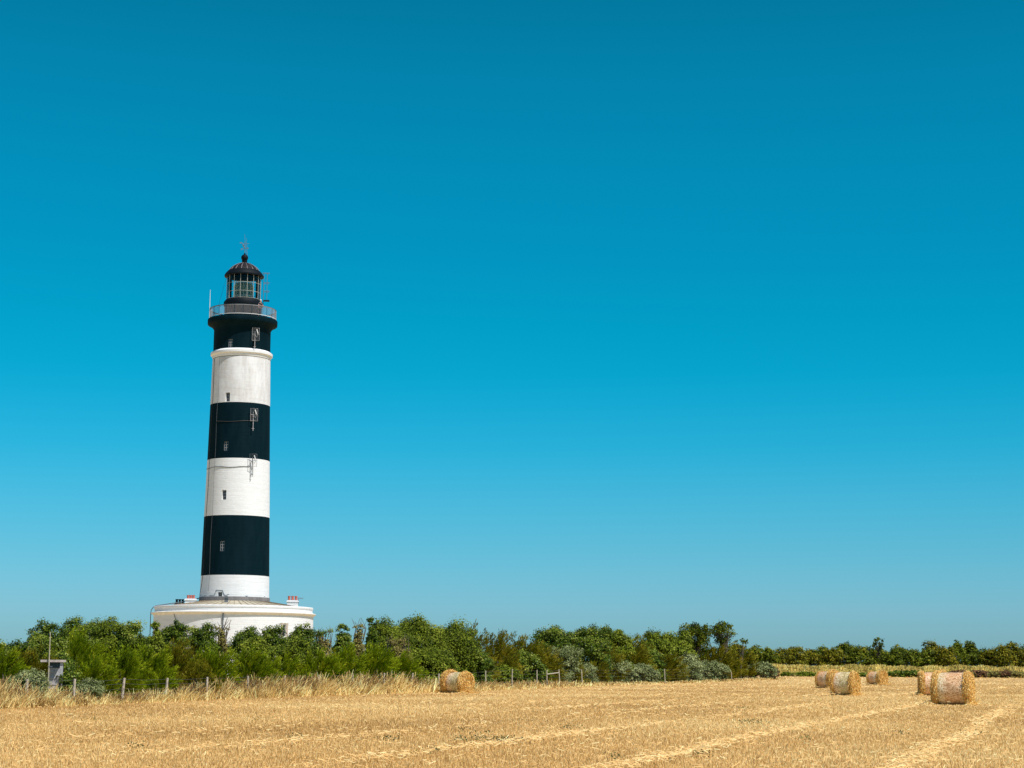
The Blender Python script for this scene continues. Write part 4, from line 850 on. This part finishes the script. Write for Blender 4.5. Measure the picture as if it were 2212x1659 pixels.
def bale(x, y, D, Lb, th, fl, fr, lab, nm, label_l=None):
    """axis along local x; fl, fr: (thickness, radius factor) of the loose straw at each end"""
    Rr = D/2; g0 = float(gz(0, y)); o = empty('round_bale', (x, y, g0), R(th), lab, 'straw bale', 'round straw bales on the stubble field')
    n = 56; k = 14; vs = []; mb = MB(); zc = Rr*0.97
    for i in range(k+1):
        u = -Lb/2+Lb*i/k; e = min(i, k-i)/k; rr0 = Rr*(1-0.05*math.exp(-e*18))*(1+0.008*math.sin(i*2.1))
        for j in range(n):
            a = 2*math.pi*j/n; rr = rr0*(1+0.012*math.sin(3*a+i*.3)+0.008*math.sin(7*a-i*.7)); z = zc+rr*math.sin(a); vs.append((u, rr*math.cos(a), max(z, -0.03)))
    mb.add(vs, [(i*n+j, i*n+(j+1) % n, (i+1)*n+(j+1) % n, (i+1)*n+j) for i in range(k) for j in range(n)])
    mb.build('net_wrap', NM[nm], o, True)
    for sgn, (tk, rf) in ((-1, fl), (1, fr)):
        mb = MB(); vs = []; kk = 8                 # packed end with an uneven face
        for i in range(kk+1):
            q = i/kk; rr0 = Rr*(0.97+(rf-0.97)*math.sin(min(1, q*1.6)*math.pi/2)) if q < 0.7 else Rr*rf*(1-(q-0.7)/0.3)*1.0
            uu = Lb/2-0.02+tk*min(1, q/0.7)*(1 if q < .7 else 1)+(0.05*(q-.7)/.3 if q > .7 else 0)
            for j in range(n):
                a = 2*math.pi*j/n; rr = max(0.01, rr0*(1+0.03*math.sin(5*a+i)+0.02*math.sin(11*a+2*i))); zc2 = max(zc, Rr*rf*0.93); z = zc2+rr*math.sin(a)
                vs.append((sgn*(uu+0.03*math.sin(9*a+i*2)), rr*math.cos(a), max(z, 0.0)))
        mb.add(vs, [(i*n+j, i*n+(j+1) % n, (i+1)*n+(j+1) % n, (i+1)*n+j) for i in range(kk) for j in range(n)])
        e_ = mb.build('straw_end', M['strawcore'], o, True)
        # loose stalks: spiral over the face, fringe round the rim, trailing at the bottom
        zc2 = max(zc, Rr*rf*0.93); nS = 2600; rad = np.sqrt(rng.random(nS))*Rr*rf; a = rng.uniform(0, 6.283, nS)
        c = np.stack([sgn*(Lb/2+tk+0.03+rng.uniform(-.02, .05, nS)), rad*np.cos(a), zc2+rad*np.sin(a)], 1)
        tg = np.stack([rng.normal(0, .25, nS)*sgn, -np.sin(a), np.cos(a)], 1); d = unit(tg+rng.normal(0, .45, (nS, 3)))*rng.uniform(.05, .13, nS)[:, None]
        nF = int(1500+3500*tk); a2 = rng.uniform(0, 6.283, nF); r2 = Rr*(0.99+(rf-0.97)*rng.random(nF))*rng.uniform(.97, 1.05, nF); uu = rng.random(nF)
        c2 = np.stack([sgn*(Lb/2-0.05+(tk+0.06)*uu), r2*np.cos(a2), zc2+r2*np.sin(a2)], 1)
        tg2 = np.stack([sgn*rng.uniform(.2, .9, nF), -np.sin(a2), np.cos(a2)], 1); d2 = unit(tg2+rng.normal(0, .5, (nF, 3)))*rng.uniform(.04, .11, nF)[:, None]; d2[:, 2] -= 0.03
        nT = int(500*tk/0.15); c3 = np.stack([sgn*(Lb/2+tk+np.abs(rng.normal(0, .10+.25*(rf-1), nT))), rng.normal(0, Rr*.6, nT), np.abs(rng.normal(0, .10, nT))], 1)
        d3 = rand_unit(nT)*rng.uniform(.06, .16, nT)[:, None]; d3[:, 2] *= .4
        c = np.concatenate([c, c2, c3]); d = np.concatenate([d, d2, d3]); m_ = c[:, 2] > 0.0; c, d = c[m_], d[m_]; nn = len(c)
        w_ = unit(np.cross(d, rand_unit(nn)))*(0.0045+0.00009*y); ti = np.clip(rng.normal(.55, .25, nn), 0, 1)
        faces_mesh('loose_straw', np.stack([c-d-w_, c-d+w_, c+d+w_, c+d-w_], 1), ti, M['balestraw'], e_)
    return o
def bale_at(px, pyb, *a, **k):
    gx, gy = ground(px, pyb); return bale(gx, gy+0.35, *a, **k)
bale_at(2064, 1524, 1.50, 1.28, -25, (0.15, 1.03), (0.13, 1.01), 'nearest bale, large with pinkish netting, on the right of the field', 1)
bale_at(2016, 1503, 1.50, 1.15, -6, (0.12, 1.03), (0.22, 1.12), 'bale partly hidden behind the nearest one, loose straw at its left end', 2)
bale_at(1828, 1503, 1.48, 1.12, -32, (0.06, 1.0), (0.12, 1.01), 'bale with green and white netting and a bright straw end, front of the middle pair', 0)
bale_at(1788, 1486.5, 1.50, 1.25, -50, (0.06, 1.0), (0.25, 1.12), 'bale half hidden at the back left of the middle pair', 2)
bale_at(1894, 1479, 1.50, 1.35, -48, (0.06, 1.0), (0.35, 1.14), 'farthest and smallest bale, with straw trailing off its right end', 2)
bale_at(990, 1498, 1.32, 1.15, -42, (0.28, 1.12), (0.10, 1.02), 'lone bale by the fence in the middle of the photo', 0)
